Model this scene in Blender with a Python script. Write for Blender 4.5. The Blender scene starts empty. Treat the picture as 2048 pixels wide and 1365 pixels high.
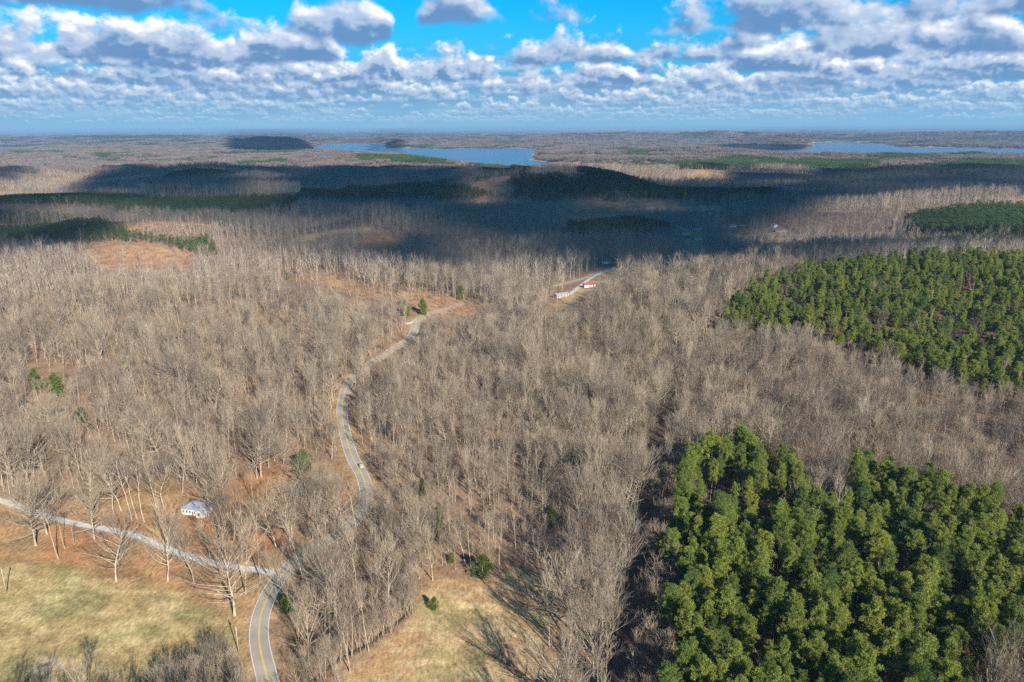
import bpy, bmesh, math, random
import numpy as np
from mathutils import Vector, Matrix
R = math.radians
scene = bpy.context.scene
COL = scene.collection

# ------------------------------------------------------------------ camera
CAM_H = 160.0
PITCH = R(16.22)
ROLL = R(-0.25)
FPX = 1462.0                      # focal length in pixels of a 2048 wide frame
cam_data = bpy.data.cameras.new('camera')
cam = bpy.data.objects.new('camera', cam_data)
COL.objects.link(cam)
cam_data.sensor_width = 36.0
cam_data.lens = FPX / 2048 * 36.0
cam_data.clip_start = 1.0
cam_data.clip_end = 150000.0
c_f = np.array([0, math.cos(PITCH), -math.sin(PITCH)])
c_r0 = np.array([1.0, 0, 0]); c_u0 = np.cross(c_r0, c_f)
c_r = c_r0*math.cos(ROLL) + c_u0*math.sin(ROLL)
c_u = -c_r0*math.sin(ROLL) + c_u0*math.cos(ROLL)
M = Matrix(((c_r[0], c_u[0], -c_f[0], 0), (c_r[1], c_u[1], -c_f[1], 0), (c_r[2], c_u[2], -c_f[2], CAM_H), (0, 0, 0, 1)))
cam.matrix_world = M
scene.camera = cam

# ------------------------------------------------------------------ sun, exposure, sky
SUN_EL = R(28.0)
SUN_XY = np.array([0.5, -0.866])   # horizontal direction towards the sun (behind, right)
to_sun = Vector((SUN_XY[0]*math.cos(SUN_EL), SUN_XY[1]*math.cos(SUN_EL), math.sin(SUN_EL)))
sun_d = bpy.data.lights.new('sun', 'SUN')
sun_d.energy = 5.0
sun_d.angle = R(0.55)
sun_d.color = (1.0, 0.93, 0.82)
sun = bpy.data.objects.new('sun', sun_d); COL.objects.link(sun)
sun.rotation_euler = to_sun.to_track_quat('Z', 'Y').to_euler()
sun.location = (0, 0, 500)
scene.view_settings.view_transform = 'Standard'
scene.view_settings.look = 'None'
scene.view_settings.exposure = 0.86
scene.view_settings.gamma = 1.0
scene.cycles.use_denoising = False
scene.cycles.max_bounces = 4
scene.cycles.diffuse_bounces = 2
scene.cycles.glossy_bounces = 1
scene.cycles.transmission_bounces = 1
scene.cycles.transparent_max_bounces = 6
scene.cycles.volume_bounces = 0
scene.cycles.sample_clamp_indirect = 3.0
scene.cycles.caustics_reflective = False
scene.cycles.caustics_refractive = False

world = bpy.data.worlds.new("World"); scene.world = world
world.use_nodes = True
def sky_dir(px, py):
    d = c_f + (px-1024)/FPX*c_r - (py-682.5)/FPX*c_u
    return math.atan2(d[0], d[1]), d[2]/math.hypot(d[0], d[1])
SKY_STRENGTH = 0.10
CLOUD_GAIN = 0.54
SKY_TINT = (0.02, 0.49, 0.79)
CLOUD_BASE = 1.1     # km above the ground
# cumulus rows, nearest first: (elevation of the flat base as it stands in the photo, [(centre, half width, height of top above base)], darkness)
CLOUD_ROWS = [
    (46, [(195, 260, 130), (1110, 80, 90), (930, 110, 80)], .34),
    (78, [(672, 125, 120), (1390, 130, 90), (1650, 350, 125), (1990, 140, 105), (450, 150, 70), (-60, 90, 30)], .20),
    (104, [(890, 46, 44), (985, 34, 30), (30, 62, 40), (1750, 420, 60), (560, 75, 34), (1440, 120, 52), (1205, 30, 34)], .10),
    (130, [(300, 205, 84), (570, 130, 74), (1135, 168, 80), (1420, 90, 50), (1780, 380, 90), (1300, 90, 50), (20, 60, 40)], .20),
    (163, [(820, 205, 76), (1410, 85, 44), (60, 130, 34), (1160, 170, 36), (1750, 200, 34), (1960, 120, 34), (500, 90, 24)], .05)]
def sky_world():
    nt = world.node_tree; N = nt.nodes; L = nt.links
    N.clear()
    out = N.new('ShaderNodeOutputWorld'); bg = N.new('ShaderNodeBackground')
    sky = N.new('ShaderNodeTexSky'); sky.sky_type = 'NISHITA'; sky.sun_disc = False
    sky.sun_elevation = SUN_EL; sky.sun_rotation = math.atan2(SUN_XY[0], SUN_XY[1])
    sky.altitude = 160; sky.air_density = 1.0; sky.dust_density = 0.3; sky.ozone_density = 2.0
    def lk(a, b):
        if isinstance(a, bpy.types.NodeSocket): L.new(a, b)
        else: b.default_value = a
    def m(op, a, b=0.0, c=None, clamp=False):
        n = N.new('ShaderNodeMath'); n.operation = op; n.use_clamp = clamp
        lk(a, n.inputs[0]); lk(b, n.inputs[1])
        if c is not None: lk(c, n.inputs[2])
        return n.outputs[0]
    def ss(x, lo, hi, kind='SMOOTHSTEP'):
        n = N.new('ShaderNodeMapRange'); n.interpolation_type = kind
        lk(x, n.inputs['Value']); n.inputs['From Min'].default_value = lo; n.inputs['From Max'].default_value = hi
        return n.outputs[0]
    def mix(f, a, b):
        n = N.new('ShaderNodeMix'); n.data_type = 'RGBA'
        lk(f, n.inputs[0]); lk(a, n.inputs[6]); lk(b, n.inputs[7])
        return n.outputs[2]
    def noise(cx, cy, cz, scale, detail, rough=.55):
        cmb = N.new('ShaderNodeCombineXYZ'); lk(cx, cmb.inputs[0]); lk(cy, cmb.inputs[1]); lk(cz, cmb.inputs[2])
        nz = N.new('ShaderNodeTexNoise'); nz.noise_dimensions = '3D'; nz.inputs['Scale'].default_value = scale; nz.inputs['Detail'].default_value = detail
        nz.inputs['Roughness'].default_value = rough; L.new(cmb.outputs[0], nz.inputs['Vector']); return nz.outputs[0]
    def vs(v, s):
        n = N.new('ShaderNodeVectorMath'); n.operation = 'SCALE'; L.new(v, n.inputs[0]); lk(s, n.inputs['Scale']); return n.outputs[0]
    def va(a, b):
        n = N.new('ShaderNodeVectorMath'); n.operation = 'ADD'; L.new(a, n.inputs[0]); L.new(b, n.inputs[1]); return n.outputs[0]
    tc = N.new('ShaderNodeTexCoord')
    sep = N.new('ShaderNodeSeparateXYZ'); L.new(tc.outputs['Generated'], sep.inputs[0])
    x, y, z = sep.outputs
    az = m('ARCTAN2', x, y); el = m('DIVIDE', z, m('SQRT', m('ADD', m('MULTIPLY', x, x), m('ADD', m('MULTIPLY', y, y), 1e-6))))
    trans = None; acc = None
    rows = [(r[0], r[1], r[2]) for r in CLOUD_ROWS] + [(yb, None, 0) for yb in (148, 178, 192, 204, 214, 223, 231, 238, 244)]
    for k, (yb, clouds, dark) in enumerate(rows):
        eb = sky_dir(1024, yb)[1]; dk = CLOUD_BASE/eb
        az_k = m('MULTIPLY', az, dk); wob = noise(az_k, k*5.3, 0.0, .35, 1.0)
        ebw = m('ADD', m('MULTIPLY', m('SUBTRACT', wob, .5), .22*eb), eb)
        h = m('MULTIPLY', m('SUBTRACT', el, ebw), dk)
        if clouds:
            T = None
            for (cx, hw, hp) in clouds:
                a0 = sky_dir(cx, yb)[0]; a1 = sky_dir(cx+hw, yb)[0]; top = (sky_dir(1024, yb-hp)[1]-eb)*dk
                q = m('MULTIPLY', m('SUBTRACT', az, a0), 1/(a1-a0)); q = m('SUBTRACT', 1.0, m('POWER', m('ABSOLUTE', q), 2.6))
                t_ = m('SUBTRACT', m('MULTIPLY', m('SQRT', m('MAXIMUM', q, 0.0)), top+.42), .42)
                T = t_ if T is None else m('MAXIMUM', T, t_)
        else:
            T = m('MULTIPLY', m('SUBTRACT', ss(noise(az_k, 3.1*k, 2.0, .15, 3.0), .32, .60), .24), 1.15)
        st = m('MULTIPLY', h, 1.25)
        pf = noise(az_k, st, 7.7*k, 1.25, 6.0 if k < 6 else 3.5, .58)
        pf2 = noise(m('ADD', az_k, .10), m('ADD', st, .15), 7.7*k, 1.25, 3.0, .55)
        D = m('ADD', m('SUBTRACT', T, h), m('MULTIPLY', m('SUBTRACT', pf, .5), 2.1))
        a = m('MULTIPLY', ss(D, 0.0, .32), ss(m('ADD', h, m('MULTIPLY', m('SUBTRACT', pf2, .5), .5)), -.05, .09))
        a = m('MULTIPLY', a, .96 if k < 6 else .75)
        v = m('DIVIDE', h, m('ADD', m('MAXIMUM', T, 0.05), .22))
        emb = m('MULTIPLY', m('SUBTRACT', pf, pf2), 2.6)
        edge = m('MULTIPLY', ss(D, .75, .05), .22)
        lit = m('ADD', m('ADD', m('MULTIPLY', v, .86), m('MULTIPLY', emb, 1.2)), m('SUBTRACT', edge, .55*dark-.06))
        c1 = mix(ss(lit, .0, .42), (.15, .31, .58, 1), (.50, .63, .84, 1)); colr = mix(ss(lit, .42, .95), c1, (1.15, 1.13, 1.12, 1))
        if trans is None: acc = vs(colr, a); trans = m('SUBTRACT', 1.0, a)
        else:
            acc = va(acc, vs(colr, m('MULTIPLY', trans, a))); trans = m('MULTIPLY', trans, m('SUBTRACT', 1.0, a))
    s1 = N.new('ShaderNodeVectorMath'); s1.operation = 'MULTIPLY'; L.new(sky.outputs[0], s1.inputs[0]); s1.inputs[1].default_value = SKY_TINT
    clear = mix(m('MULTIPLY', m('SUBTRACT', 1.0, ss(z, .045, .15)), .8), s1.outputs[0], tuple(v*CLOUD_GAIN/SKY_STRENGTH for v in (.12, .43, .72)) + (1,))
    vn = noise(m('MULTIPLY', az, 9.0), m('MULTIPLY', el, 75.0), 4.0, 1.0, 5.0)
    veil = m('MULTIPLY', ss(m('ADD', vn, m('MULTIPLY', m('SUBTRACT', ss(z, .135, .02), .5), .55)), .42, .72), .85)
    clear = mix(veil, clear, mix(ss(vn, .45, .7), tuple(v*CLOUD_GAIN/SKY_STRENGTH for v in (.17, .37, .64)) + (1,), tuple(v*CLOUD_GAIN/SKY_STRENGTH for v in (.44, .58, .80)) + (1,)))
    s4 = va(vs(clear, trans), vs(acc, CLOUD_GAIN/SKY_STRENGTH))
    hz = m('MULTIPLY', m('SUBTRACT', 1.0, ss(z, -.005, 0.066)), .93)
    hcol = tuple(v*CLOUD_GAIN/SKY_STRENGTH for v in (0.27, 0.53, 0.78)) + (1,)
    fin = mix(hz, s4, hcol)
    L.new(fin, bg.inputs[0]); bg.inputs[1].default_value = SKY_STRENGTH
    L.new(bg.outputs[0], out.inputs[0])
    world.cycles.sampling_method = 'MANUAL'; world.cycles.sample_map_resolution = 512
sky_world()

# ------------------------------------------------------------------ numpy helpers
def hash2(ix, iy, seed):
    h = (ix.astype(np.int64)*374761393 + iy.astype(np.int64)*668265263 + seed*1442695041) & 0xffffffff
    h = ((h ^ (h >> 13))*1274126177) & 0xffffffff
    return ((h ^ (h >> 16)) & 0xffff)/65535.0
def vnoise(x, y, seed=0):
    x = np.asarray(x, float); y = np.asarray(y, float)
    ix = np.floor(x); iy = np.floor(y); fx = x-ix; fy = y-iy
    u = fx*fx*fx*(fx*(fx*6-15)+10); v = fy*fy*fy*(fy*(fy*6-15)+10)
    a = hash2(ix, iy, seed); b = hash2(ix+1, iy, seed); c = hash2(ix, iy+1, seed); d = hash2(ix+1, iy+1, seed)
    return (a*(1-u)+b*u)*(1-v) + (c*(1-u)+d*u)*v
def fbm(x, y, seed=0, o=4):
    s = 0; a = .5; t = 0
    for k in range(o):
        s = s + a*vnoise(x*2**k + 13.7*k, y*2**k - 7.3*k, seed+k); t += a; a *= .5
    return s/t
def sstep(x, a, b):
    t = np.clip((x-a)/(b-a), 0, 1); return t*t*(3-2*t)
def in_poly(x, y, P):
    x = np.asarray(x, float); y = np.asarray(y, float)
    ins = np.zeros(x.shape, bool); n = len(P)
    for i in range(n):
        x0, y0 = P[i]; x1, y1 = P[(i+1) % n]
        if y0 == y1: continue
        c = ((y0 > y) != (y1 > y)) & (x < (x1-x0)*(y-y0)/(y1-y0)+x0)
        ins ^= c
    return ins
def seg_dist(x, y, P, closed=False):
    x = np.asarray(x, float); y = np.asarray(y, float)
    best = np.full(x.shape, 1e18); n = len(P)
    for i in range(n if closed else n-1):
        x0, y0 = P[i]; x1, y1 = P[(i+1) % n]
        dx, dy = x1-x0, y1-y0; l = dx*dx+dy*dy+1e-9
        t = np.clip(((x-x0)*dx+(y-y0)*dy)/l, 0, 1)
        best = np.minimum(best, (x-x0-t*dx)**2+(y-y0-t*dy)**2)
    return np.sqrt(best)
def sdf(x, y, P):
    d = seg_dist(x, y, P, True); return np.where(in_poly(x, y, P), -d, d)
def ray(px, py):
    d = c_f + (px-1024)/FPX*c_r - (py-682.5)/FPX*c_u
    return d/np.linalg.norm(d)
def flat(px, py, z=0.0):
    d = ray(px, py); t = (z-CAM_H)/d[2]
    return d[0]*t, d[1]*t
def flats(P, z=0.0): return [flat(a, b, z) for a, b in P]
def project(x, y, z):
    v = np.array([x, y, z-CAM_H]) if np.isscalar(x) else np.stack([x, y, np.asarray(z)-CAM_H])
    X = c_r@v; Y = c_u@v; Z = c_f@v
    return 1024+FPX*X/Z, 682.5-FPX*Y/Z

# ------------------------------------------------------------------ terrain
LAKE_Z = -8.0
LAKES = [flats(P, LAKE_Z) for P in (
    [(622, 296), (650, 290), (700, 286.5), (764, 288), (768, 296.5), (830, 297.5), (950, 298), (1066, 298), (1072, 304), (1052, 312), (1062, 321), (1110, 327), (1190, 331), (1300, 334),
     (1300, 338), (1180, 341), (1090, 338), (1040, 336), (960, 333), (900, 326), (860, 317), (820, 311), (740, 308), (680, 308), (630, 305)],
    [(1478, 299), (1560, 301), (1622, 299), (1632, 286), (1690, 284.5), (1768, 288), (1790, 294), (1900, 296), (2200, 300), (2200, 312), (1950, 311), (1800, 315), (1690, 314), (1560, 310), (1480, 307)],
    [(-200, 294), (82, 295), (86, 301), (-200, 308)])]
HILLS = []   # x, y, height, rx, ry, angle
def hill(px, py, h, rx, ry, ang=0):
    x, y = flat(px, py, 0); HILLS.append((x, y, h, rx, ry, R(ang), False))
hill(1900, 610, 30, 300, 150, -8)
hill(2300, 760, 22, 160, 160)
hill(1560, 640, 8, 130, 110)
hill(250, 640, 17, 330, 105, 4)        # long low ridge on the left
hill(-100, 760, 8, 160, 150)
hill(700, 520, 10, 150, 90)
hill(250, 497, 24, 140, 90)            # cleared knob, left
hill(60, 450, 30, 260, 120)
hill(500, 420, 26, 420, 130, 3)
hill(770, 470, 24, 120, 80)
hill(990, 462, 26, 110, 90)
hill(1060, 402, 28, 260, 120, -5)
hill(1180, 398, 22, 140, 90)
hill(690, 455, 14, 220, 70, 10)
hill(850, 380, 30, 500, 160, -4)
hill(1100, 352, 12, 500, 220)
hill(300, 355, 24, 800, 220)
hill(1950, 440, 30, 260, 120)
hill(1800, 355, 20, 700, 200)
hill(1140, 520, 8, 160, 90)
# bluffs across the lake
def bluff(px, py, h, rx, ry):
    x, y = flat(px, py, LAKE_Z); HILLS.append((x, y, h*.8, rx*1.1, ry, 0.0, True))
bluff(510, 293, 46, 620, 500); bluff(600, 292, 34, 480, 400)
bluff(785, 293, 44, 130, 500); bluff(900, 289, 44, 900, 700)
bluff(1120, 285, 62, 900, 700); bluff(1350, 284, 70, 1000, 800); bluff(1560, 289, 60, 330, 500); bluff(1480, 286, 60, 700, 700)
bluff(1900, 281, 62, 1500, 1100); bluff(250, 284, 55, 2000, 1100); bluff(1230, 311, 24, 900, 380); bluff(1880, 291, 30, 180, 300)
def terr(x, y):
    x = np.asarray(x, float); y = np.asarray(y, float)
    d = np.hypot(x, y)
    A = 2.5 + 27*sstep(d, 480, 1200) - 4*sstep(d, 2300, 3500) + 25*sstep(d, 6500, 9000) + 20*sstep(d, 14000, 40000)
    h = A*(fbm(x/430+3.1, y/330+1.7, 11, 3)*2-0.95)
    fr = sstep(d, 9000, 16000)
    h = h + fr*60*(fbm(x/4200, y/2600, 31, 3)-0.4)
    g = 0.0
    for (hx, hy, hh, rx, ry, an, sharp) in HILLS:
        ca, sa = math.cos(an), math.sin(an)
        u = ((x-hx)*ca+(y-hy)*sa)/rx; v = (-(x-hx)*sa+(y-hy)*ca)/ry
        q_ = u*u+v*v; g = g + hh*np.exp(-(q_**1.7 if sharp else q_))
    h = np.maximum(h + g, -4.5 + 0.12*h)
    far = d > 2200
    if np.any(far):
        xf, yf = x[far], y[far]; hf = h[far]
        sd = np.full(xf.shape, 1e9)
        wx = xf + 90*(fbm(xf/300, yf/300, 5, 3)-.5)*2; wy = yf + 90*(fbm(xf/300, yf/300, 9, 3)-.5)*2
        for P in LAKES: sd = np.minimum(sd, sdf(wx, wy, P))
        k = sstep(sd, -60, 220)
        hf = np.where(sd < 220, (-14)*(1-k) + hf*k, hf)
        hf = np.where(sd > 30, np.maximum(hf, -6.5), hf)
        h = h.copy(); h[far] = hf
    return np.minimum(h, 128.0)
def lake_sd(x, y):
    sd = np.full(np.shape(x), 1e9)
    wx = x + 90*(fbm(x/300, y/300, 5, 3)-.5)*2; wy = y + 90*(fbm(x/300, y/300, 9, 3)-.5)*2
    for P in LAKES: sd = np.minimum(sd, sdf(wx, wy, P))
    return sd
def tz(x, y): return float(terr(np.array([x]), np.array([y]))[0])
_ts = np.concatenate([np.geomspace(60, 60000, 1400)])
def at(px, py):
    d = ray(px, py)
    xs = d[0]*_ts; ys = d[1]*_ts; zs = CAM_H + d[2]*_ts
    b = zs - terr(xs, ys)
    i = int(np.argmax(b < 0)) if np.any(b < 0) else len(_ts)-1
    if i == 0: i = 1
    t1 = _ts[i-1] + (_ts[i]-_ts[i-1])*b[i-1]/(b[i-1]-b[i]+1e-9)
    return d[0]*t1, d[1]*t1
def ats(P): return [at(a, b) for a, b in P]
def smooth_line(P, n=8):
    P = [np.array(p, float) for p in P]; out = []
    Q = [2*P[0]-P[1]] + P + [2*P[-1]-P[-2]]
    for i in range(1, len(Q)-2):
        p0, p1, p2, p3 = Q[i-1:i+3]
        for k in range(n):
            t = k/n
            out.append(.5*((2*p1)+(-p0+p2)*t+(2*p0-5*p1+4*p2-p3)*t*t+(-p0+3*p1-3*p2+p3)*t**3))
    out.append(P[-1]); return [tuple(p) for p in out]

# ------------------------------------------------------------------ land cover laid out on the map
ROAD = smooth_line(ats([(560, 1480), (546, 1400), (534, 1355), (521, 1300), (518, 1262), (523, 1228), (537, 1192), (556, 1160), (590, 1125), (640, 1090), (690, 1060), (722, 1025), (733, 990),
                        (726, 955), (705, 915), (691, 870), (684, 830), (687, 795), (700, 762), (732, 733), (775, 706), (815, 680), (829, 660), (834, 643), (855, 630), (885, 620)]) +
                   ats([(950, 602), (1020, 590), (1090, 577), (1150, 562), (1205, 545), (1250, 530)]), 8)
LANE = smooth_line(ats([(-120, 975), (-20, 996), (40, 1014), (100, 1035), (160, 1049), (220, 1060), (280, 1075), (340, 1100), (420, 1125), (480, 1136), (520, 1141), (556, 1152)]), 8)
CREEK = smooth_line(ats([(905, 1040), (860, 1080), (825, 1120), (812, 1160), (822, 1195), (815, 1222), (790, 1246), (765, 1262), (742, 1282), (712, 1298), (680, 1315), (640, 1345), (600, 1400)]), 6)
TRACK = ats([(1225, 1500), (1243, 1365), (1262, 1250), (1283, 1150), (1296, 1020), (1310, 930), (1345, 800), (1375, 720), (1430, 665), (1500, 640)])
TRACK2 = ats([(1120, 585), (1160, 562), (1195, 548), (1230, 545)])
F_LEFT = ats([(-160, 1120), (60, 1122), (170, 1132), (260, 1178), (380, 1190), (440, 1215), (480, 1240), (505, 1270), (505, 1340), (525, 1480), (-250, 1480)])
YARD = ats([(-60, 1000), (120, 1010), (200, 985), (300, 960), (420, 975), (500, 945), (640, 930), (690, 940), (722, 985), (715, 1010), (640, 1035), (590, 1080), (552, 1140), (545, 1170),
            (500, 1290), (-160, 1290)])
F_MID = ats([(640, 1700), (665, 1480), (690, 1340), (745, 1295), (800, 1252), (840, 1215), (862, 1180), (870, 1160), (985, 1158), (1050, 1128), (1120, 1150), (1124, 1250), (1122, 1365), (1118, 1480), (1112, 1700)])
BRUSH = ats([(290, 1450), (350, 1400), (420, 1362), (475, 1352), (500, 1400), (525, 1600), (240, 1600)])
PN = ats([(1362, 985), (1450, 952), (1530, 962), (1600, 1000), (1600, 1060), (1655, 1090), (1680, 1040), (1668, 998), (1760, 1008), (1870, 1035), (1960, 1070), (2260, 1180), (2260, 1420),
          (2040, 1395), (1940, 1450), (1930, 1750), (1230, 1750), (1318, 1340), (1345, 1200)])
PH = ats([(1418, 676), (1500, 684), (1530, 702), (1620, 718), (1760, 752), (1900, 792), (2200, 862), (2200, 545), (1900, 540), (1720, 552), (1620, 568), (1540, 592), (1470, 622)])
PINES = [PN, PH] + [ats(P) for P in (
    [(1800, 448), (1900, 430), (2120, 425), (2120, 486), (1900, 480), (1830, 470)],
    [(1700, 505), (1900, 498), (2120, 500), (2120, 515), (1900, 512)],
    [(-120, 425), (-20, 426), (140, 440), (170, 448), (20, 452), (-120, 450)],
    [(-120, 462), (100, 458), (260, 468), (300, 480), (410, 486), (425, 500), (380, 512), (330, 492), (150, 490), (-120, 488)],
    [(-120, 398), (300, 402), (500, 398), (610, 402), (600, 418), (520, 436), (380, 436), (200, 420), (-120, 418)],
    [(600, 386), (700, 376), (880, 376), (985, 392), (960, 400), (700, 402), (600, 404)],
    [(1130, 462), (1250, 452), (1340, 470), (1290, 482), (1140, 476)],
    [(375, 505), (420, 500), (440, 514), (400, 520)],
    [(1240, 330), (1330, 327), (1560, 326), (1760, 325), (1760, 334), (1400, 340), (1240, 341)],
    [(1810, 336), (1950, 326), (2120, 324), (2120, 350), (1950, 352), (1880, 346)],
    [(700, 316), (800, 313), (930, 328), (900, 336), (800, 333), (720, 326)],
    [(950, 332), (1060, 342), (1050, 352), (960, 344)],
    [(180, 310), (230, 308), (232, 318), (190, 320)], [(455, 328), (560, 322), (580, 330), (480, 336)])]
PINE_OFF = [(min(p[0] for p in P)-60, max(p[0] for p in P)+60, min(p[1] for p in P)-60, max(p[1] for p in P)+60) for P in PINES]
RUST = [ats(P) for P in (
    [(150, 505), (220, 492), (330, 492), (400, 515), (370, 540), (290, 545), (180, 535)],
    [(610, 548), (680, 556), (760, 578), (850, 585), (900, 600), (860, 612), (740, 598), (650, 580)],
    [(700, 485), (760, 468), (805, 480), (815, 505), (720, 505)],
    [(930, 458), (1010, 455), (1040, 485), (1000, 505), (950, 492)],
    [(950, 402), (1060, 394), (1150, 402), (1210, 418), (1150, 424), (1120, 412), (960, 412)],
    [(1180, 412), (1240, 422), (1230, 430), (1170, 424)],
    [(100, 566), (300, 560), (330, 572), (120, 576)], [(820, 600), (930, 606), (1010, 600), (990, 625), (850, 640)])]
TAN = [ats(P) for P in (
    [(590, 478), (660, 460), (740, 452), (745, 458), (660, 470), (600, 486)],
    [(600, 448), (690, 432), (700, 438), (610, 455)],
    [(1240, 388), (1350, 384), (1370, 398), (1260, 402)], [(1290, 414), (1440, 412), (1450, 424), (1300, 424)],
    [(1100, 612), (1140, 580), (1185, 548), (1225, 538), (1250, 552), (1215, 575), (1170, 588), (1140, 606)],
    [(560, 958), (640, 950), (680, 965), (650, 990), (580, 985)], [(815, 645), (835, 640), (838, 652), (820, 655)],
    [(1365, 480), (1400, 470), (1410, 505), (1370, 512)], [(1450, 466), (1570, 462), (1600, 476), (1560, 486), (1460, 474)],
    [(25, 316), (60, 314), (64, 319), (30, 320)], [(100, 318), (150, 317), (150, 323), (105, 323)])]
GREY = ats([(1240, 388), (1350, 384), (1370, 398), (1260, 402)])
def warp(x, y, a=9, s=28, sd=41):
    return x + a*(fbm(x/s, y/s, sd, 3)-.5)*2, y + a*(fbm(x/s, y/s, sd+7, 3)-.5)*2
def m_poly(x, y, P, feather=4.0, wa=8, ws=26):
    b0, b1 = min(p[0] for p in P)-40, max(p[0] for p in P)+40
    c0, c1 = min(p[1] for p in P)-40, max(p[1] for p in P)+40
    r = np.zeros(np.shape(x)); s = (x > b0) & (x < b1) & (y > c0) & (y < c1)
    if np.any(s):
        xs, ys = warp(x[s], y[s], wa, ws)
        r[s] = 1 - sstep(sdf(xs, ys, P), -feather, feather)
    return r
def m_any(x, y, Ps, **k):
    r = np.zeros(np.shape(x))
    for P in Ps: r = np.maximum(r, m_poly(x, y, P, **k))
    return r
def line_d(x, y, P):
    b0, b1 = min(p[0] for p in P)-40, max(p[0] for p in P)+40
    c0, c1 = min(p[1] for p in P)-40, max(p[1] for p in P)+40
    r = np.full(np.shape(x), 1e9); s = (x > b0) & (x < b1) & (y > c0) & (y < c1)
    if np.any(s): r[s] = seg_dist(x[s], y[s], P)
    return r
def far_pine_and_shade(x, y):
    d = np.hypot(x, y)
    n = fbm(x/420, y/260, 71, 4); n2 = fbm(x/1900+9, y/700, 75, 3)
    return np.maximum(np.maximum(sstep(d, 2600, 3200)*sstep(n, .60, .64), sstep(d, 1500, 1700)*sstep(n, .68, .70)), sstep(d, 8000, 10000)*sstep(n2, .56, .60))  # farthest stretched pine streaks stand in for cloud-shadow strips near the horizon
def bare_slope(x, y):
    d = np.hypot(x, y); return sstep(d, 900, 1100)*(1-sstep(d, 3200, 3600))*sstep(fbm(x/230+5, y/170, 77, 4), .645, .675)
def pine_mask(x, y): return np.maximum(m_any(x, y, PINES, feather=3.0), far_pine_and_shade(x, y))

# ------------------------------------------------------------------ materials
def new_mat(name):
    m = bpy.data.materials.new(name); m.use_nodes = True
    nt = m.node_tree; b = nt.nodes['Principled BSDF']
    return m, nt, b
def plain(name, col, rough=.8, metal=0, var=.12, scale=3.0):
    m, nt, b = new_mat(name); N, L = nt.nodes, nt.links
    b.inputs['Roughness'].default_value = rough; b.inputs['Metallic'].default_value = metal
    b.inputs['Specular IOR Level'].default_value = .3
    tc = N.new('ShaderNodeTexCoord'); nz = N.new('ShaderNodeTexNoise'); nz.inputs['Scale'].default_value = scale; nz.inputs['Detail'].default_value = 4
    L.new(tc.outputs['Object'], nz.inputs['Vector'])
    mx = N.new('ShaderNodeMix'); mx.data_type = 'RGBA'; L.new(nz.outputs[0], mx.inputs[0])
    mx.inputs[6].default_value = tuple(c*(1-var) for c in col)+(1,); mx.inputs[7].default_value = tuple(min(1, c*(1+var)) for c in col)+(1,)
    L.new(mx.outputs[2], b.inputs['Base Color']); return m
def tree_mat(name, c0, c1, c2, rough=.85, transl=0.0, nscale=.5, hue=True):
    """colour varies tree by tree (Object Info random) and clump by clump (noise)"""
    m, nt, b = new_mat(name); N, L = nt.nodes, nt.links
    oi = N.new('ShaderNodeObjectInfo'); cr = N.new('ShaderNodeValToRGB')
    e = cr.color_ramp.elements; e[0].position = 0; e[0].color = c0+(1,); e[1].position = 1; e[1].color = c2+(1,)
    k = cr.color_ramp.elements.new(.5); k.color = c1+(1,)
    L.new(oi.outputs['Random'], cr.inputs[0])
    tc = N.new('ShaderNodeTexCoord'); nz = N.new('ShaderNodeTexNoise'); nz.inputs['Scale'].default_value = nscale; nz.inputs['Detail'].default_value = 2
    L.new(tc.outputs['Object'], nz.inputs['Vector'])
    mr = N.new('ShaderNodeMapRange'); L.new(nz.outputs[0], mr.inputs[0]); mr.inputs[1].default_value = .3; mr.inputs[2].default_value = .7
    mr.inputs[3].default_value = .68; mr.inputs[4].default_value = 1.34
    vm = N.new('ShaderNodeVectorMath'); vm.operation = 'SCALE'; L.new(cr.outputs[0], vm.inputs[0]); L.new(mr.outputs[0], vm.inputs['Scale'])
    L.new(vm.outputs[0], b.inputs['Base Color']); b.inputs['Roughness'].default_value = rough; b.inputs['Specular IOR Level'].default_value = .15
    if transl > 0:
        tr = N.new('ShaderNodeBsdfTranslucent'); L.new(vm.outputs[0], tr.inputs[0])
        ms = N.new('ShaderNodeMixShader'); ms.inputs[0].default_value = transl
        L.new(b.outputs[0], ms.inputs[1]); L.new(tr.outputs[0], ms.inputs[2]); L.new(ms.outputs[0], N['Material Output'].inputs[0])
    return m
MAT = {}
MAT['bark'] = tree_mat('pale_bark', (.385, .32, .235), (.42, .35, .26), (.29, .24, .18))
MAT['twig'] = tree_mat('bare_twigs', (.33, .265, .185), (.25, .20, .145), (.165, .135, .11), nscale=.12)
MAT['twigfar'] = tree_mat('far_bare_twigs', (.235, .19, .16), (.18, .145, .125), (.13, .108, .10), nscale=.08)
MAT['needle'] = tree_mat('pine_needles', (.195, .255, .046), (.265, .30, .054), (.10, .162, .042), rough=.6, transl=.3, nscale=.7)
MAT['needlefar'] = tree_mat('far_pine_needles', (.065, .12, .034), (.09, .14, .038), (.05, .095, .033), rough=.7, transl=.15, nscale=.3)
MAT['pinebark'] = tree_mat('pine_bark', (.30, .22, .165), (.36, .28, .215), (.25, .20, .165))
MAT['rusttwig'] = tree_mat('rusty_brush', (.36, .20, .10), (.30, .19, .12), (.40, .27, .15), nscale=.3)
MAT['cedar'] = tree_mat('cedar_foliage', (.085, .135, .028), (.12, .165, .034), (.07, .11, .03), rough=.7, transl=.2, nscale=.8)

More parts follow.
